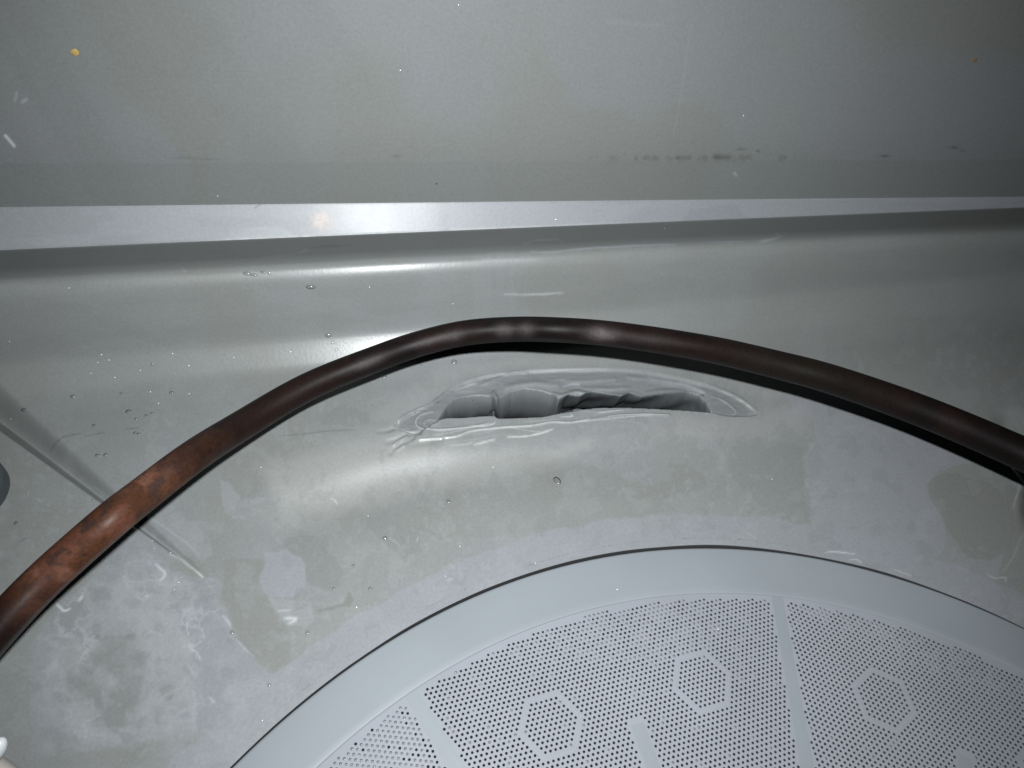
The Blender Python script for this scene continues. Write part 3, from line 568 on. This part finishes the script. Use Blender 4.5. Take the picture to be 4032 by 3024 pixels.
# dark sump under the filter
V = [(GC[0] + (GR + .004) * math.cos(a), GC[1] + (GR + .004) * math.sin(a), -0.03) for a in np.linspace(0, 2 * math.pi, 97)[:-1]]
Vt = [(x, y, -0.0065) for x, y, z in V]; ns = 96
Fs = [list(range(ns))] + [[i, (i + 1) % ns, ns + (i + 1) % ns, ns + i] for i in range(ns)]
pyd('sump_well', V + Vt, Fs, MAT_SUMP, False, tub)

# ------------------------------------------------------------------ the filter
filt = empty('drain_filter', tuple(FC)); tag(filt, 'round pale grey drain filter screen with fine holes, spokes and hexagon outlines', 'drain filter')
R2 = 0.9105; PIT = 0.00779
def ring(name, prof, n=240, mat=MAT_FILTER):
    V = []; Fs = []
    for i in range(n):
        a = 2 * math.pi * i / n; ca = math.cos(a) * ax0 + math.sin(a) * ay0
        for r, z in prof: V.append(FC + ca * r + np.array([0, 0, z]))
    m = len(prof)
    for i in range(n):
        for j in range(m - 1):
            Fs.append([i * m + j, ((i + 1) % n) * m + j, ((i + 1) % n) * m + j + 1, i * m + j + 1])
    return pyd(name, V, Fs, mat, True, filt)
ri = FR * (R2 + 0.0055)
ring('rim', [(FR, -0.008), (FR, -0.0005), (FR - .0001, -0.0002), (FR - .0003, -0.00004), (FR - .0008, 0), (FR - .006, 0.0000), (ri + .0022, 0.00005), (ri + .0006, 0.00005), (ri + .0002, -0.00005), (ri, -0.0002), (ri, -0.0006)])
PZ = -0.00028
def visible(P, mg=130):
    c = R.T @ (P - C0); 
    if c[2] > -.01: return False
    px = 512 + F * c[0] / -c[2]; py = 384 - F * c[1] / -c[2]
    return -mg < px < 1024 + mg and -60 < py < 768 + mg
hr = PIT * FR * 0.258; cellr = PIT * FR / math.sqrt(3); DEP = 0.0022
trap = []
def screen(mid):
    a = math.radians(mid); e2 = math.cos(a) * ax0 + math.sin(a) * ay0; e1 = math.sin(a) * ax0 - math.cos(a) * ay0   # e1 across, e2 outwards
    org = 0.775 * math.cos(math.radians(9.25)) ; V = []; Fs = []; wallf = []
    hexc = [(-16, 0), (16, 0)]
    sd = math.sin(math.radians(20)); cd = math.cos(math.radians(20)); NS = 10
    for j in range(-70, 30):
        for i0 in range(-60, 61):
            i = i0 - j // 2 if False else i0
            x = (i + 0.5 * (j % 2)) * PIT; y = org + j * PIT * math.sqrt(3) / 2
            r = math.hypot(x, y)
            if r > R2 + .016 or r < .42: continue
            de = y * sd - abs(x) * cd          # distance inside the sector edge
            if de < -PIT * .4: continue
            P = FC + FR * (x * e1 + y * e2)
            if not visible(P): continue
            hole = r < R2 - .0035 and de > .0128 and not (r < .741 and abs(x) < .0155)
            for hcx, hcy in hexc:
                # hex distance in axial coordinates
                q = (x / PIT) - hcx - 0.5 * j; rr = j
                dist = max(abs(q), abs(rr), abs(q + rr))
                if abs(dist - 6) < .3: hole = False
            b = len(V); cz = np.array([0, 0, PZ])
            outer = [P + cz + cellr * (math.cos(math.radians(30 + 60 * t)) * e1 + math.sin(math.radians(30 + 60 * t)) * e2) for t in range(6)]
            V += outer
            if not hole: Fs.append([b + t for t in range(6)]); continue
            h = hr * random.uniform(.93, 1.05)
            cs = [(math.cos(math.radians(30 + 30 * t)), math.sin(math.radians(30 + 30 * t))) for t in range(12)]
            V += [P + cz + h * (c * e1 + s * e2) for c, s in cs]; V += [P + cz + np.array([0, 0, -DEP]) + h * .8 * (c * e1 + s * e2) for c, s in cs]
            i0_ = b + 6; i1 = b + 18
            for t in range(6):
                A, B = b + t, b + (t + 1) % 6; a0 = i0_ + 2 * t; a1 = i0_ + 2 * t + 1; a2 = i0_ + (2 * t + 2) % 12
                Fs += [[A, a1, a0], [A, B, a1], [B, a2, a1]]
            for t in range(12): wallf.append(len(Fs)); Fs.append([i0_ + t, i0_ + (t + 1) % 12, i1 + (t + 1) % 12, i1 + t])
            trap.append((P, h, mid))
    if not Fs: return
    V = np.array(V); me = pyd('perforated_screen', V, Fs, MAT_SCREEN, False, filt); me.data.materials.append(MAT_HOLE)
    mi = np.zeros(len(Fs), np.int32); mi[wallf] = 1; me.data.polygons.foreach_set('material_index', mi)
    # hexagon outlines
    for hcx in (-16, 16):
        c = FC + FR * (hcx * PIT * e1 + org * e2)
        if not visible(c, 60): continue
        ho = 6.45 * PIT * FR; hi = 5.72 * PIT * FR; VV = []; FF = []
        for rad, z in ((ho + .00008, PZ - .0003), (ho, PZ + .00003), (ho - .0001, PZ + .00005), (hi + .0001, PZ + .00005), (hi, PZ + .00003), (hi - .00008, PZ - .0003)):
            for t in range(6):
                g = math.radians(60 * t); VV.append(c + rad * (math.cos(g) * e1 + math.sin(g) * e2) + np.array([0, 0, z]))
        for kx in range(5):
            for t in range(6): FF.append([kx * 6 + t, kx * 6 + (t + 1) % 6, (kx + 1) * 6 + (t + 1) % 6, (kx + 1) * 6 + t])
        pyd('hexagon_outline', VV, FF, MAT_SCREEN, False, filt)
def bar(name, ang, r0, r1, w0_, w1_):
    a = math.radians(ang); e2 = math.cos(a) * ax0 + math.sin(a) * ay0; e1 = math.sin(a) * ax0 - math.cos(a) * ay0
    V = []; Fs = []; K = 14
    for kx in range(K + 1):
        t = kx / K; r = r0 + (r1 - r0) * t; ww = w0_ + (w1_ - w0_) * t
        for s, z in ((-1.0, PZ - .0003), (-.97, PZ + .00003), (-.9, PZ + .00005), (.9, PZ + .00005), (.97, PZ + .00003), (1.0, PZ - .0003)):
            V.append(FC + FR * (r * e2 + s * ww * e1) + np.array([0, 0, z]))
    for kx in range(K):
        for j in range(5): Fs.append([kx * 6 + j, kx * 6 + j + 1, (kx + 1) * 6 + j + 1, (kx + 1) * 6 + j])
    Fs += [list(range(6)), [K * 6 + j for j in range(5, -1, -1)]]
    return pyd(name, V, Fs, MAT_FILTER, False, filt)
for q in (-2, -1, 0, 1):
    screen(106.35 + 40 * q)
for ang in (86.35, 126.35, 46.35, 166.35, 6.35):
    bar('spoke', ang, 0.43, R2 + .006, .0112, .0098)
for ang in (106.35, 66.35, 146.35):
    bar('short_rib', ang, 0.45, .733, .0125, .0105)
# plain remainder of the disc outside the view
for sgn, a0, a1 in ((0, 186, 360 + 6),):
    V = [fpt(.05, 276, PZ)] + [fpt(R2 + .01, a, PZ) for a in np.linspace(a0, a1, 40)]
    pyd('plain_plate', V, [[0, i, i + 1] for i in range(1, 40)], MAT_FILTER, False, filt)
# water caught in some of the holes
def uv_cap(n=10, m=4, bulge=.5):
    V = [(0, 0, bulge)]; Fs = []
    for i in range(1, m + 1):
        t = i / m * math.pi / 2
        for j in range(n): V.append((math.sin(t) * math.cos(2 * math.pi * j / n), math.sin(t) * math.sin(2 * math.pi * j / n), bulge * math.cos(t)))
    for j in range(n): Fs.append([0, 1 + j, 1 + (j + 1) % n])
    for i in range(m - 1):
        for j in range(n): Fs.append([1 + i * n + j, 1 + (i + 1) * n + j, 1 + (i + 1) * n + (j + 1) % n, 1 + i * n + (j + 1) % n])
    return V, Fs
cv, cfc = uv_cap(8, 3, .5); V = []; Fs = []
for P, h, mid in trap:
    c = R.T @ (P - C0); px = 512 + F * c[0] / -c[2]; py = 384 - F * c[1] / -c[2]
    p = 0.04
    if mid > 140: p = .75 * sstep(455, 400, px) + .1
    elif px < 790 and py < 660: p = .45 * float(np.exp(-((px - 620) / 110) ** 2))
    elif px > 800 and py < 720: p = .4 * float(np.exp(-((py - (600 + .42 * (px - 800))) / 16) ** 2))
    if random.random() > p: continue
    b = len(V); V += [tuple(P + np.array([x * h * .9, y * h * .9, PZ - .00022 + z * h * .9])) for x, y, z in cv]; Fs += [[b + i for i in f] for f in cfc]
MAT_BEAD = plain('trapped_water', (0.30, 0.31, 0.34), 0.12, .1, spec=.8)
if V:
    o = pyd('water_beads', V, Fs, MAT_BEAD, True, filt); o['kind'] = 'stuff'

# ------------------------------------------------------------------ heating element
ue = [(-420, 1900), (-320, 1715), (-210, 1545), (-100, 1400), (0, 1289), (83, 1207), (217, 1090), (274, 1047), (393, 959), (500, 894), (650, 809), (800, 749), (900, 715), (1000, 692), (1106, 684), (1200, 685), (1306, 692), (1430, 708), (1556, 729), (1680, 757), (1806, 789), (2006, 857), (2212, 942), (2400, 1030), (2600, 1150), (2850, 1330), (3050, 1520)]
ds = ip([(-200, 92), (0, 85), (150, 83), (274, 79), (393, 73), (470, 66), (550, 64), (650, 61), (750, 57), (1000, 54.5), (1200, 54), (1500, 57), (1800, 63), (2000, 68), (2212, 73), (2600, 80)])
sp = np.array(smooth_pts(ue, 24)); tg = np.gradient(sp, axis=0); tg /= np.linalg.norm(tg, axis=1)[:, None]; nn = np.stack([-tg[:, 1], tg[:, 0]], 1)
dd_ = ds(sp[:, 0]); dd_ = np.convolve(np.pad(dd_, 30, mode='edge'), np.ones(61) / 61, 'valid'); cen = (sp + nn * dd_[:, None] / 2) * 1024 / 2212; dpx = dd_ * 1024 / 2212
TRv = np.interp(cen[:, 0], [0, 250, 420, 560, 700, 900, 1024], [.0041, .00405, .0038, .00368, .0040, .0047, .0049]); dep = F * 2 * TRv / dpx
for _ in range(60): dep[1:-1] = (dep[:-2] + dep[1:-1] + dep[2:]) / 3
C3 = C0 + ray(cen[:, 0], cen[:, 1]) * dep[:, None]
# resample
L3 = np.concatenate([[0], np.cumsum(np.linalg.norm(np.diff(C3, axis=0), axis=1))]); NT = 900
tt = np.linspace(0, L3[-1], NT); C3 = np.stack([np.interp(tt, L3, C3[:, i]) for i in range(3)], 1); cpx = np.interp(tt, L3, cen[:, 0]); TR = np.interp(tt, L3, TRv)[:, None, None]
for _ in range(30): C3[1:-1] = (C3[:-2] + C3[1:-1] + C3[2:]) / 3
T3 = np.gradient(C3, axis=0); T3 /= np.linalg.norm(T3, axis=1)[:, None]
toc = C0 - C3; toc /= np.linalg.norm(toc, axis=1)[:, None]
e2_ = toc - T3 * np.einsum('ij,ij->i', toc, T3)[:, None]; e2_ /= np.linalg.norm(e2_, axis=1)[:, None]; e1_ = np.cross(T3, e2_)
NA = 40; an = np.linspace(0, 2 * math.pi, NA, endpoint=False)
V = C3[:, None, :] + TR * (np.cos(an)[None, :, None] * e2_[:, None, :] + np.sin(an)[None, :, None] * e1_[:, None, :])
S = np.broadcast_to(tt[:, None] * 1000, (NT, NA)); A = np.broadcast_to(an[None, :] * 4, (NT, NA)); PXc = np.broadcast_to(cpx[:, None], (NT, NA))
def cyl(s, seed, sx=1, oc=4):                # noise that closes round the tube
    return fbm(S * sx, ((A / 4 + math.pi) % (2 * math.pi)) * 4 + 40, s, seed, oc)
col = np.broadcast_to(np.array([.0068, .0047, .0043]), (NT, NA, 3)).copy()
g = cyl(9, 201); col = mixc(col, (.014, .0075, .0068), .8 * sstep(.4, .62, g))
brz = np.exp(-((PXc - 800) / 90) ** 2); col = mixc(col, (.016, .013, .0095), .6 * brz)
rust = sstep(212, 150, PXc + 60 * (cyl(8, 205) - .5)) * sstep(-30, 35, PXc - 28 + 30 * (cyl(6, 206) - .5))
col = mixc(col, (.108, .043, .027), rust * .95); col = mixc(col, (.155, .072, .048), rust * sstep(.5, .68, cyl(5, 207)) * .8)
col = mixc(col, (.062, .026, .012), rust * sstep(.52, .62, cyl(7, 208)) * .7)
col = mixc(col, (.035, .022, .02), rust * sstep(.60, .68, cyl(2.4, 209)) * .75)
trans = np.exp(-((PXc - 205) / 30) ** 2); col = mixc(col, (.06, .024, .012), trans * sstep(.52, .66, cyl(4.5, 210)) * .6)
col = mixc(col, (.018, .009, .0075), sstep(430, 250, PXc) * .6 * (1 - rust))
rough = np.zeros((NT, NA)); 
side = np.cos(A / 4)
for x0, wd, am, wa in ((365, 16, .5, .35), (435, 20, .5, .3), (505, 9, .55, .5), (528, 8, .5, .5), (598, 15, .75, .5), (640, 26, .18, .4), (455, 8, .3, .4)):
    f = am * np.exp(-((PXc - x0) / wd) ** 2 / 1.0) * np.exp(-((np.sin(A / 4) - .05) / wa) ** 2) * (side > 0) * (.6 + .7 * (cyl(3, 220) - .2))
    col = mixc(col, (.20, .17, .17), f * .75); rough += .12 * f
col = col * (0.85 + .3 * cyl(1.2, 230, .15, 3))[..., None]
idx = np.arange(NT * NA).reshape(NT, NA); q = np.stack([idx[:-1], np.roll(idx[:-1], -1, 1), np.roll(idx[1:], -1, 1), idx[1:]], -1).reshape(-1, 4)
he = mesh_np('heating_element', V.reshape(-1, 3), q, MAT_TUBE, col=col.reshape(-1, 3), attrs={'rough': rough.ravel()})
he.data.flip_normals()
tag(he, 'dark brown heating element tube arching over the tub floor, rusty orange at its left end', 'heating element')

# ------------------------------------------------------------------ round grey cap at the left edge and the pale fitting at the bottom left
def lathe(name, prof, mat, parent, center, n=48, tilt=None):
    V = []; Fs = []; m = len(prof)
    for i in range(n):
        a = 2 * math.pi * i / n
        for r, z in prof:
            v = Vector((r * math.cos(a), r * math.sin(a), z))
            if tilt is not None: v = tilt @ v
            V.append(Vector(center) + v)
    for i in range(n):
        for j in range(m - 1): Fs.append([i * m + j, ((i + 1) % n) * m + j, ((i + 1) % n) * m + j + 1, i * m + j + 1])
    return pyd(name, V, Fs, mat, True, parent)
fc = surf(np.array(-34.0), np.array(494.0)); fc = np.array([fc[0], fc[1], 0])
cap = empty('float_cap', tuple(fc)); tag(cap, 'round grey float cap on the tub floor at the left edge of the photo', 'float cap')
rr0 = .0112
lathe('cap_body', [(rr0, -.001), (rr0, .008), (rr0 - .0003, .0092), (rr0 - .0012, .0101), (rr0 - .003, .0107), (.003, .0112), (0.0001, .0112)], MAT_GREY, cap, tuple(fc))
lathe('cap_flange', [(rr0 + .0016, -.001), (rr0 + .0016, .0006), (rr0 + .0011, .0010), (rr0 - .0002, .0011)], MAT_GREY, cap, tuple(fc))

def at_depth(px, py, t): return C0 + ray(np.array(float(px)), np.array(float(py))) * t
fa = at_depth(-60, 800, .150); fb = at_depth(7, 774, .146)
fit_ = empty('plastic_fitting', tuple(at_depth(-20, 790, .16))); tag(fit_, 'beige plastic fitting with a bright white end cap in the bottom left corner', 'fitting')
def blob(name, c, rx, ry, rz, axis, mat, parent, n=28, m=18, pw=.8):
    V = []; Fs = []; q = Vector(axis).to_track_quat('X', 'Z')
    for i in range(m + 1):
        t = math.pi * i / m - math.pi / 2
        for j in range(n):
            a = 2 * math.pi * j / n; f = lambda v: math.copysign(abs(v) ** pw, v)
            v = Vector((rx * f(math.cos(t)) * f(math.cos(a)), ry * f(math.cos(t)) * f(math.sin(a)), rz * f(math.sin(t))))
            V.append(Vector(c) + q @ v)
    for i in range(m):
        for j in range(n): Fs.append([i * n + j, i * n + (j + 1) % n, (i + 1) * n + (j + 1) % n, (i + 1) * n + j])
    return pyd(name, V, Fs, mat, True, parent)
ax_ = at_depth(22, 775, .15) - at_depth(-20, 745, .15)
blob('fitting_body', at_depth(-14, 788, .152), .0085, .0058, .0058, ax_, MAT_BEIGE, fit_)
blob('fitting_cap', at_depth(-5, 751, .142), .0030, .0017, .0017, at_depth(10, 730, .15) - at_depth(-10, 760, .15), MAT_WHITE, fit_, pw=1)

# ------------------------------------------------------------------ water droplets, crumbs
def cap_mesh(name, bulge, n=20, m=7):
    V, Fs = uv_cap(n, m, bulge); me = bpy.data.meshes.new(name); me.from_pydata(V, [], Fs); me.update()
    me.polygons.foreach_set('use_smooth', [True] * len(me.polygons)); me.materials.append(MAT_WATER); return me
DM = cap_mesh('droplet', .45); DT = cap_mesh('speck', .6, 12, 5)
MAT_GLINT = plain('painted_water_glint', (0.9, 0.92, 0.95), 0.3, 0.02, spec=1.0); MAT_GLINT.node_tree.nodes['Principled BSDF'].inputs['Metallic'].default_value = .5  # white half-metallic colour stands in for the flash glint on tiny specks
DT.materials[0] = MAT_GLINT
def droplet(cn, x, y, rpx, asp, rot, label, me=None, group='water droplets', z_off=None, pos=None, nrm=None):
    (px, py), = cp(cn, [(x, y)])
    if pos is None:
        P, n = surf_n(np.array(px), np.array(py)); P = P + np.array([0, 0, float(relief(np.array([px]), np.array([py]))[0])])
    else: P, n = pos, nrm
    d = -(R.T @ (P - C0))[2]; r = rpx * .78 * d / F
    o = bpy.data.objects.new('water_droplet', me or DM)
    q = Vector(n).to_track_quat('Z', 'Y'); 
    e = Vector(R[:, 0]); xl = q.inverted() @ e; a = math.atan2(xl.y, xl.x) - math.radians(rot)
    o.matrix_world = Matrix.Translation(Vector(P)) @ q.to_matrix().to_4x4() @ Matrix.Rotation(a, 4, 'Z') @ Matrix.Diagonal((r, r / asp, r * .8, 1))
    link(o); tag(o, label, 'droplet', group); return o
DROPS = [
 ('A', 1068, 414, 5.0, 2.2, 10, 'stretched water droplet on the upper bright line, leftmost of the cluster there'),
 ('A', 1098, 420, 4.5, 2.6, 10, 'thin smeared droplet touching the lower side of the upper bright line'),
 ('A', 1138, 408, 4.0, 2.6, 5, 'flat sliver of water just above the upper bright line'),
 ('A', 1163, 412, 2.2, 1.0, 0, 'small round droplet at the right end of the cluster on the upper bright line'),
 ('A', 1342, 472, 6.0, 2.2, 8, 'long oval droplet alone on the riser below the upper bright line'),
 ('A', 1418, 681, 4.0, 1.4, 0, 'oval droplet on the riser, topmost of the three left of the tube bend'),
 ('A', 1437, 712, 2.2, 1.0, 0, 'small droplet in the middle of the three left of the tube bend'),
 ('A', 1452, 742, 2.2, 1.0, 0, 'small round droplet on the lower bright band beside the tube'),
 ('A', 1962, 795, 3.8, 1.1, 0, 'round droplet just under the tube above the left end of the melted hollow'),
 ('A', 1660, 857, 2.8, 1.2, 0, 'small droplet under the tube left of the melted hollow'),
 ('A', 1822, 812, 1.6, 1.0, 0, 'tiny droplet close below the black shadow of the tube'),
 ('A', 555, 1010, 3.8, 1.3, 0, 'largest droplet of the group left of the tube on the floor'),
 ('A', 588, 1042, 2.2, 1.5, 0, 'flat droplet just below the largest one left of the tube'),
 ('A', 633, 1028, 2.4, 1.6, 0, 'droplet with a bright glint right of the largest one left of the tube'),
 ('A', 657, 1018, 1.8, 1.0, 0, 'tiny droplet ending the short row left of the tube'),
 ('A', 584, 1104, 2.2, 1.0, 0, 'left one of a glinting droplet pair near the tube'),
 ('A', 600, 1108, 2.4, 1.3, 0, 'right one of a glinting droplet pair near the tube'),
 ('A', 422, 1200, 3.0, 1.4, 0, 'left one of two bright droplets above the rusty tube stretch'),
 ('A', 456, 1198, 2.6, 1.0, 0, 'right one of two bright droplets above the rusty tube stretch'),
 ('A', 104, 1000, 4.0, 1.8, 0, 'flat pale droplet near the left edge above the floor rib'),
 ('A', 314, 945, 3.0, 1.2, 0, 'small droplet on the floor left of the group by the tube'),
 ('A', 742, 930, 3.0, 1.4, 0, 'faint flat droplet right of the group by the tube'),
 ('A', 658, 806, 2.0, 1.0, 0, 'small droplet on the lower bright band, left part'),
 ('A', 405, 1070, 2.0, 1.0, 0, 'tiny glinting droplet above the floor rib'),
 ('A', 523, 932, 1.8, 1.0, 0, 'tiny droplet above the largest one left of the tube'),
 ('A', 70, 1492, 2.6, 1.0, 0, 'bright droplet near the left edge below the round cap'),
 ('Cc', 195, 1310, 6.5, 1.5, 60, 'large clear water run hanging below the melted hollow'),
 ('A', 1937, 1395, 2.6, 1.0, 0, 'bright droplet on the pale floor left of the large water run'),
 ('A', 1663, 1556, 3.0, 1.2, 0, 'bright star shaped droplet on the floor between tube and filter'),
 ('c8', 1643, 602, 2.4, 1.0, 0, 'small round droplet midway between the hollow and the filter rim'),
 ('c8', 1765, 768, 2.6, 1.0, 0, 'small round droplet close above the filter rim'),
 ('c8', 1500, 768, 2.2, 1.3, 0, 'glinting droplet at the tip of a dark stain above the filter'),
 ('c8', 1308, 1088, 2.4, 1.0, 0, 'glinting droplet on the olive stain near the filter rim'),
 ('c8', 760, 1086, 2.8, 1.0, 0, 'bright droplet on the ragged edge of the lilac stain'),
 ('c8', 1030, 1468, 2.4, 1.0, 0, 'bright droplet near the corner of the lilac stain'),
 ('c2', 870, 1113, 1.8, 1.0, 0, 'tiny droplet on the lower edge of the floor rib by the tube'),
 ('Cc', 1457, 742 - 0, 1.0, 1.0, 0, None),
]
for cn, x, y, rp_, asp, rot, lab in DROPS:
    if lab: droplet(cn, x, y, rp_, asp, rot, lab)
# two strong glints inside the hollow are droplets too
droplet('H', 607, 281, 1.8, 1.2, 0, 'bright droplet in the left pocket of the melted hollow')
droplet('H', 1783, 255, 2.4, 1.0, 0, 'very bright droplet at the right end of the melted hollow')
droplet('H', 421, 299, 1.3, 1.0, 0, 'tiny droplet at the left shoulder of the melted hollow')
SPK = [('W1', 1730, 304, 'on the plain back wall left of its centre'), ('W1', 940, 847, 'on the wall just above the left part of the ledge'), ('W1', 1982, 22, 'at the very top of the back wall near its centre'),
       ('W2', 1000, 500, 'on the darker right part of the back wall'), ('A', 1596, 473, 'on the riser below the middle of the upper bright line'), ('A', 1957, 545, 'on the riser above the bend of the heating tube'),
       ('A', 297, 477, 'on the upper bright line close to the left edge'), ('A', 437, 765, 'topmost of the scatter above the lower bright band at left'), ('A', 422, 799, 'leftmost of the scatter on the lower bright band'),
       ('A', 470, 788, 'between two other specks on the left of the lower bright band'), ('A', 605, 832, 'under the lower bright band above the droplet group'), ('A', 392, 845, 'lower left of the scatter by the lower bright band'),
       ('A', 495, 862, 'lowest of the scatter under the lower bright band'), ('A', 745, 760, 'on the lower bright band well left of the tube bend'), ('A', 815, 812, 'under the middle of the lower bright band'),
       ('A', 1255, 752, 'on the brightest stretch of the lower band'), ('A', 1010, 776, 'on the upper edge of the lower bright band'), ('A', 650, 925, 'on the floor above the row of droplets left of the tube'),
       ('A', 818, 935, 'on the floor nearest to the tube right of the droplet group'), ('A', 685, 975, 'on the floor just right of the droplet row'), ('A', 40, 708, 'at the left edge above the lower bright band'),
       ('A', 20, 1003, 'at the left edge above the round cap'), ('A', 402, 1392, 'on the rib edge close above the rusty tube'), ('Cc', 1124, 1300, 'on the floor below the right end of the melted hollow'),
       ('c8', 342, 773, 'on the lilac floor below the tip of the rib'), ('c8', 372, 720, 'on the lilac floor nearest the tip of the rib'), ('c8', 198, 478, 'under the rib just past the tube'),
       ('c8', 182, 422, 'on the rib line closest below the tube'), ('c8', 313, 503, 'on the rib at the start of its white edge'), ('c8', 1665, 900, 'right of the dark hooked stain above the filter'),
       ('z5', 1316, 192, 'on the olive floor right of the star shaped droplet'), ('z5', 1240, 347, 'at the border of the lilac band round the filter'), ('z5', 302, 1087, 'on the lilac floor beside the lower left of the filter'),
       ('z5', 1702, 283, 'on the lilac band above the top left of the filter rim'), ('A', 1590, 1460, 'on the pale floor left of the dark stain below the hollow'), ('A', 1127, 1250, 'on the floor under the middle of the left tube stretch'),
       ('A', 2130, 1250, 'on the floor below the left part of the melted hollow'), ('Cc', 660, 219, 'on the dark lip beneath the ledge right of centre'), ('Cc', 190, 180, 'on the ledge right of its centre')]
for cn, x, y, wh in SPK:
    droplet(cn, x, y, random.uniform(.75, 1.15), 1, 0, 'tiny water speck with painted glint ' + wh, DT, 'tiny water specks')
FS = {570: 'tiny water speck glinting on the filter between two hexagons near the top', 580: 'larger of the glinting water specks on the filter, above the right hexagon', 42: 'tiny water speck on the plain rim of the filter'}
for x, y, r in ((570, 535, .9), (580, 648, 1.3), (42, 434, 1.1)):
    (px, py), = cp('z6', [(x, y)]); rv = ray(np.array(px), np.array(py)); P = C0 + rv * (H / -rv[2])
    droplet('z6', x, y, r, 1, 0, FS[x], DT, 'water specks on the filter', pos=P, nrm=np.array([0, 0, 1.]))
(px, py), = cp('A', [(1192, 987)]); 

def crumb(name, cn, x, y, rx, ry, mat, label, cat):
    (px, py), = cp(cn, [(x, y)]); P, n = surf_n(np.array(px), np.array(py)); d = -(R.T @ (P - C0))[2]
    V, Fs = uv_cap(14, 6, .5); rnd = random.Random(hash(label) % 1000 if False else len(label))
    V = [(vx * (1 + rnd.uniform(-.2, .2)), vy * (1 + rnd.uniform(-.2, .2)), vz * (1 + rnd.uniform(-.2, .2))) for vx, vy, vz in V]
    me = bpy.data.meshes.new(name); me.from_pydata(V, [], Fs); me.materials.append(mat); o = bpy.data.objects.new(name, me)
    q = Vector(n).to_track_quat('Z', 'Y'); e = Vector(R[:, 0]); xl = q.inverted() @ e; a = math.atan2(xl.y, xl.x)
    o.matrix_world = Matrix.Translation(Vector(P)) @ q.to_matrix().to_4x4() @ Matrix.Rotation(a, 4, 'Z') @ Matrix.Diagonal((rx * d / F, ry * d / F, rx * .6 * d / F, 1))
    link(o); tag(o, label, cat)
crumb('food_crumb', 'W1', 325, 226, 3.8, 3.2, MAT_CRUMB, 'yellow food crumb stuck high on the left of the back wall', 'crumb')
crumb('food_crumb', 'W2', 1998, 258, 2.6, 1.8, MAT_ORANGE, 'faint orange food speck on the dark right side of the back wall', 'crumb')
crumb('grime_speck', 'W1', 1886, 794, 1.0, .8, MAT_DARK, 'dark speck on the back wall just above the bright ledge', 'speck')
crumb('grime_speck', 'z5', 2108, 1158, 1.4, 2.2, MAT_DARK, 'dark speck lying on the filter holes right of a hexagon outline', 'speck') if False else None
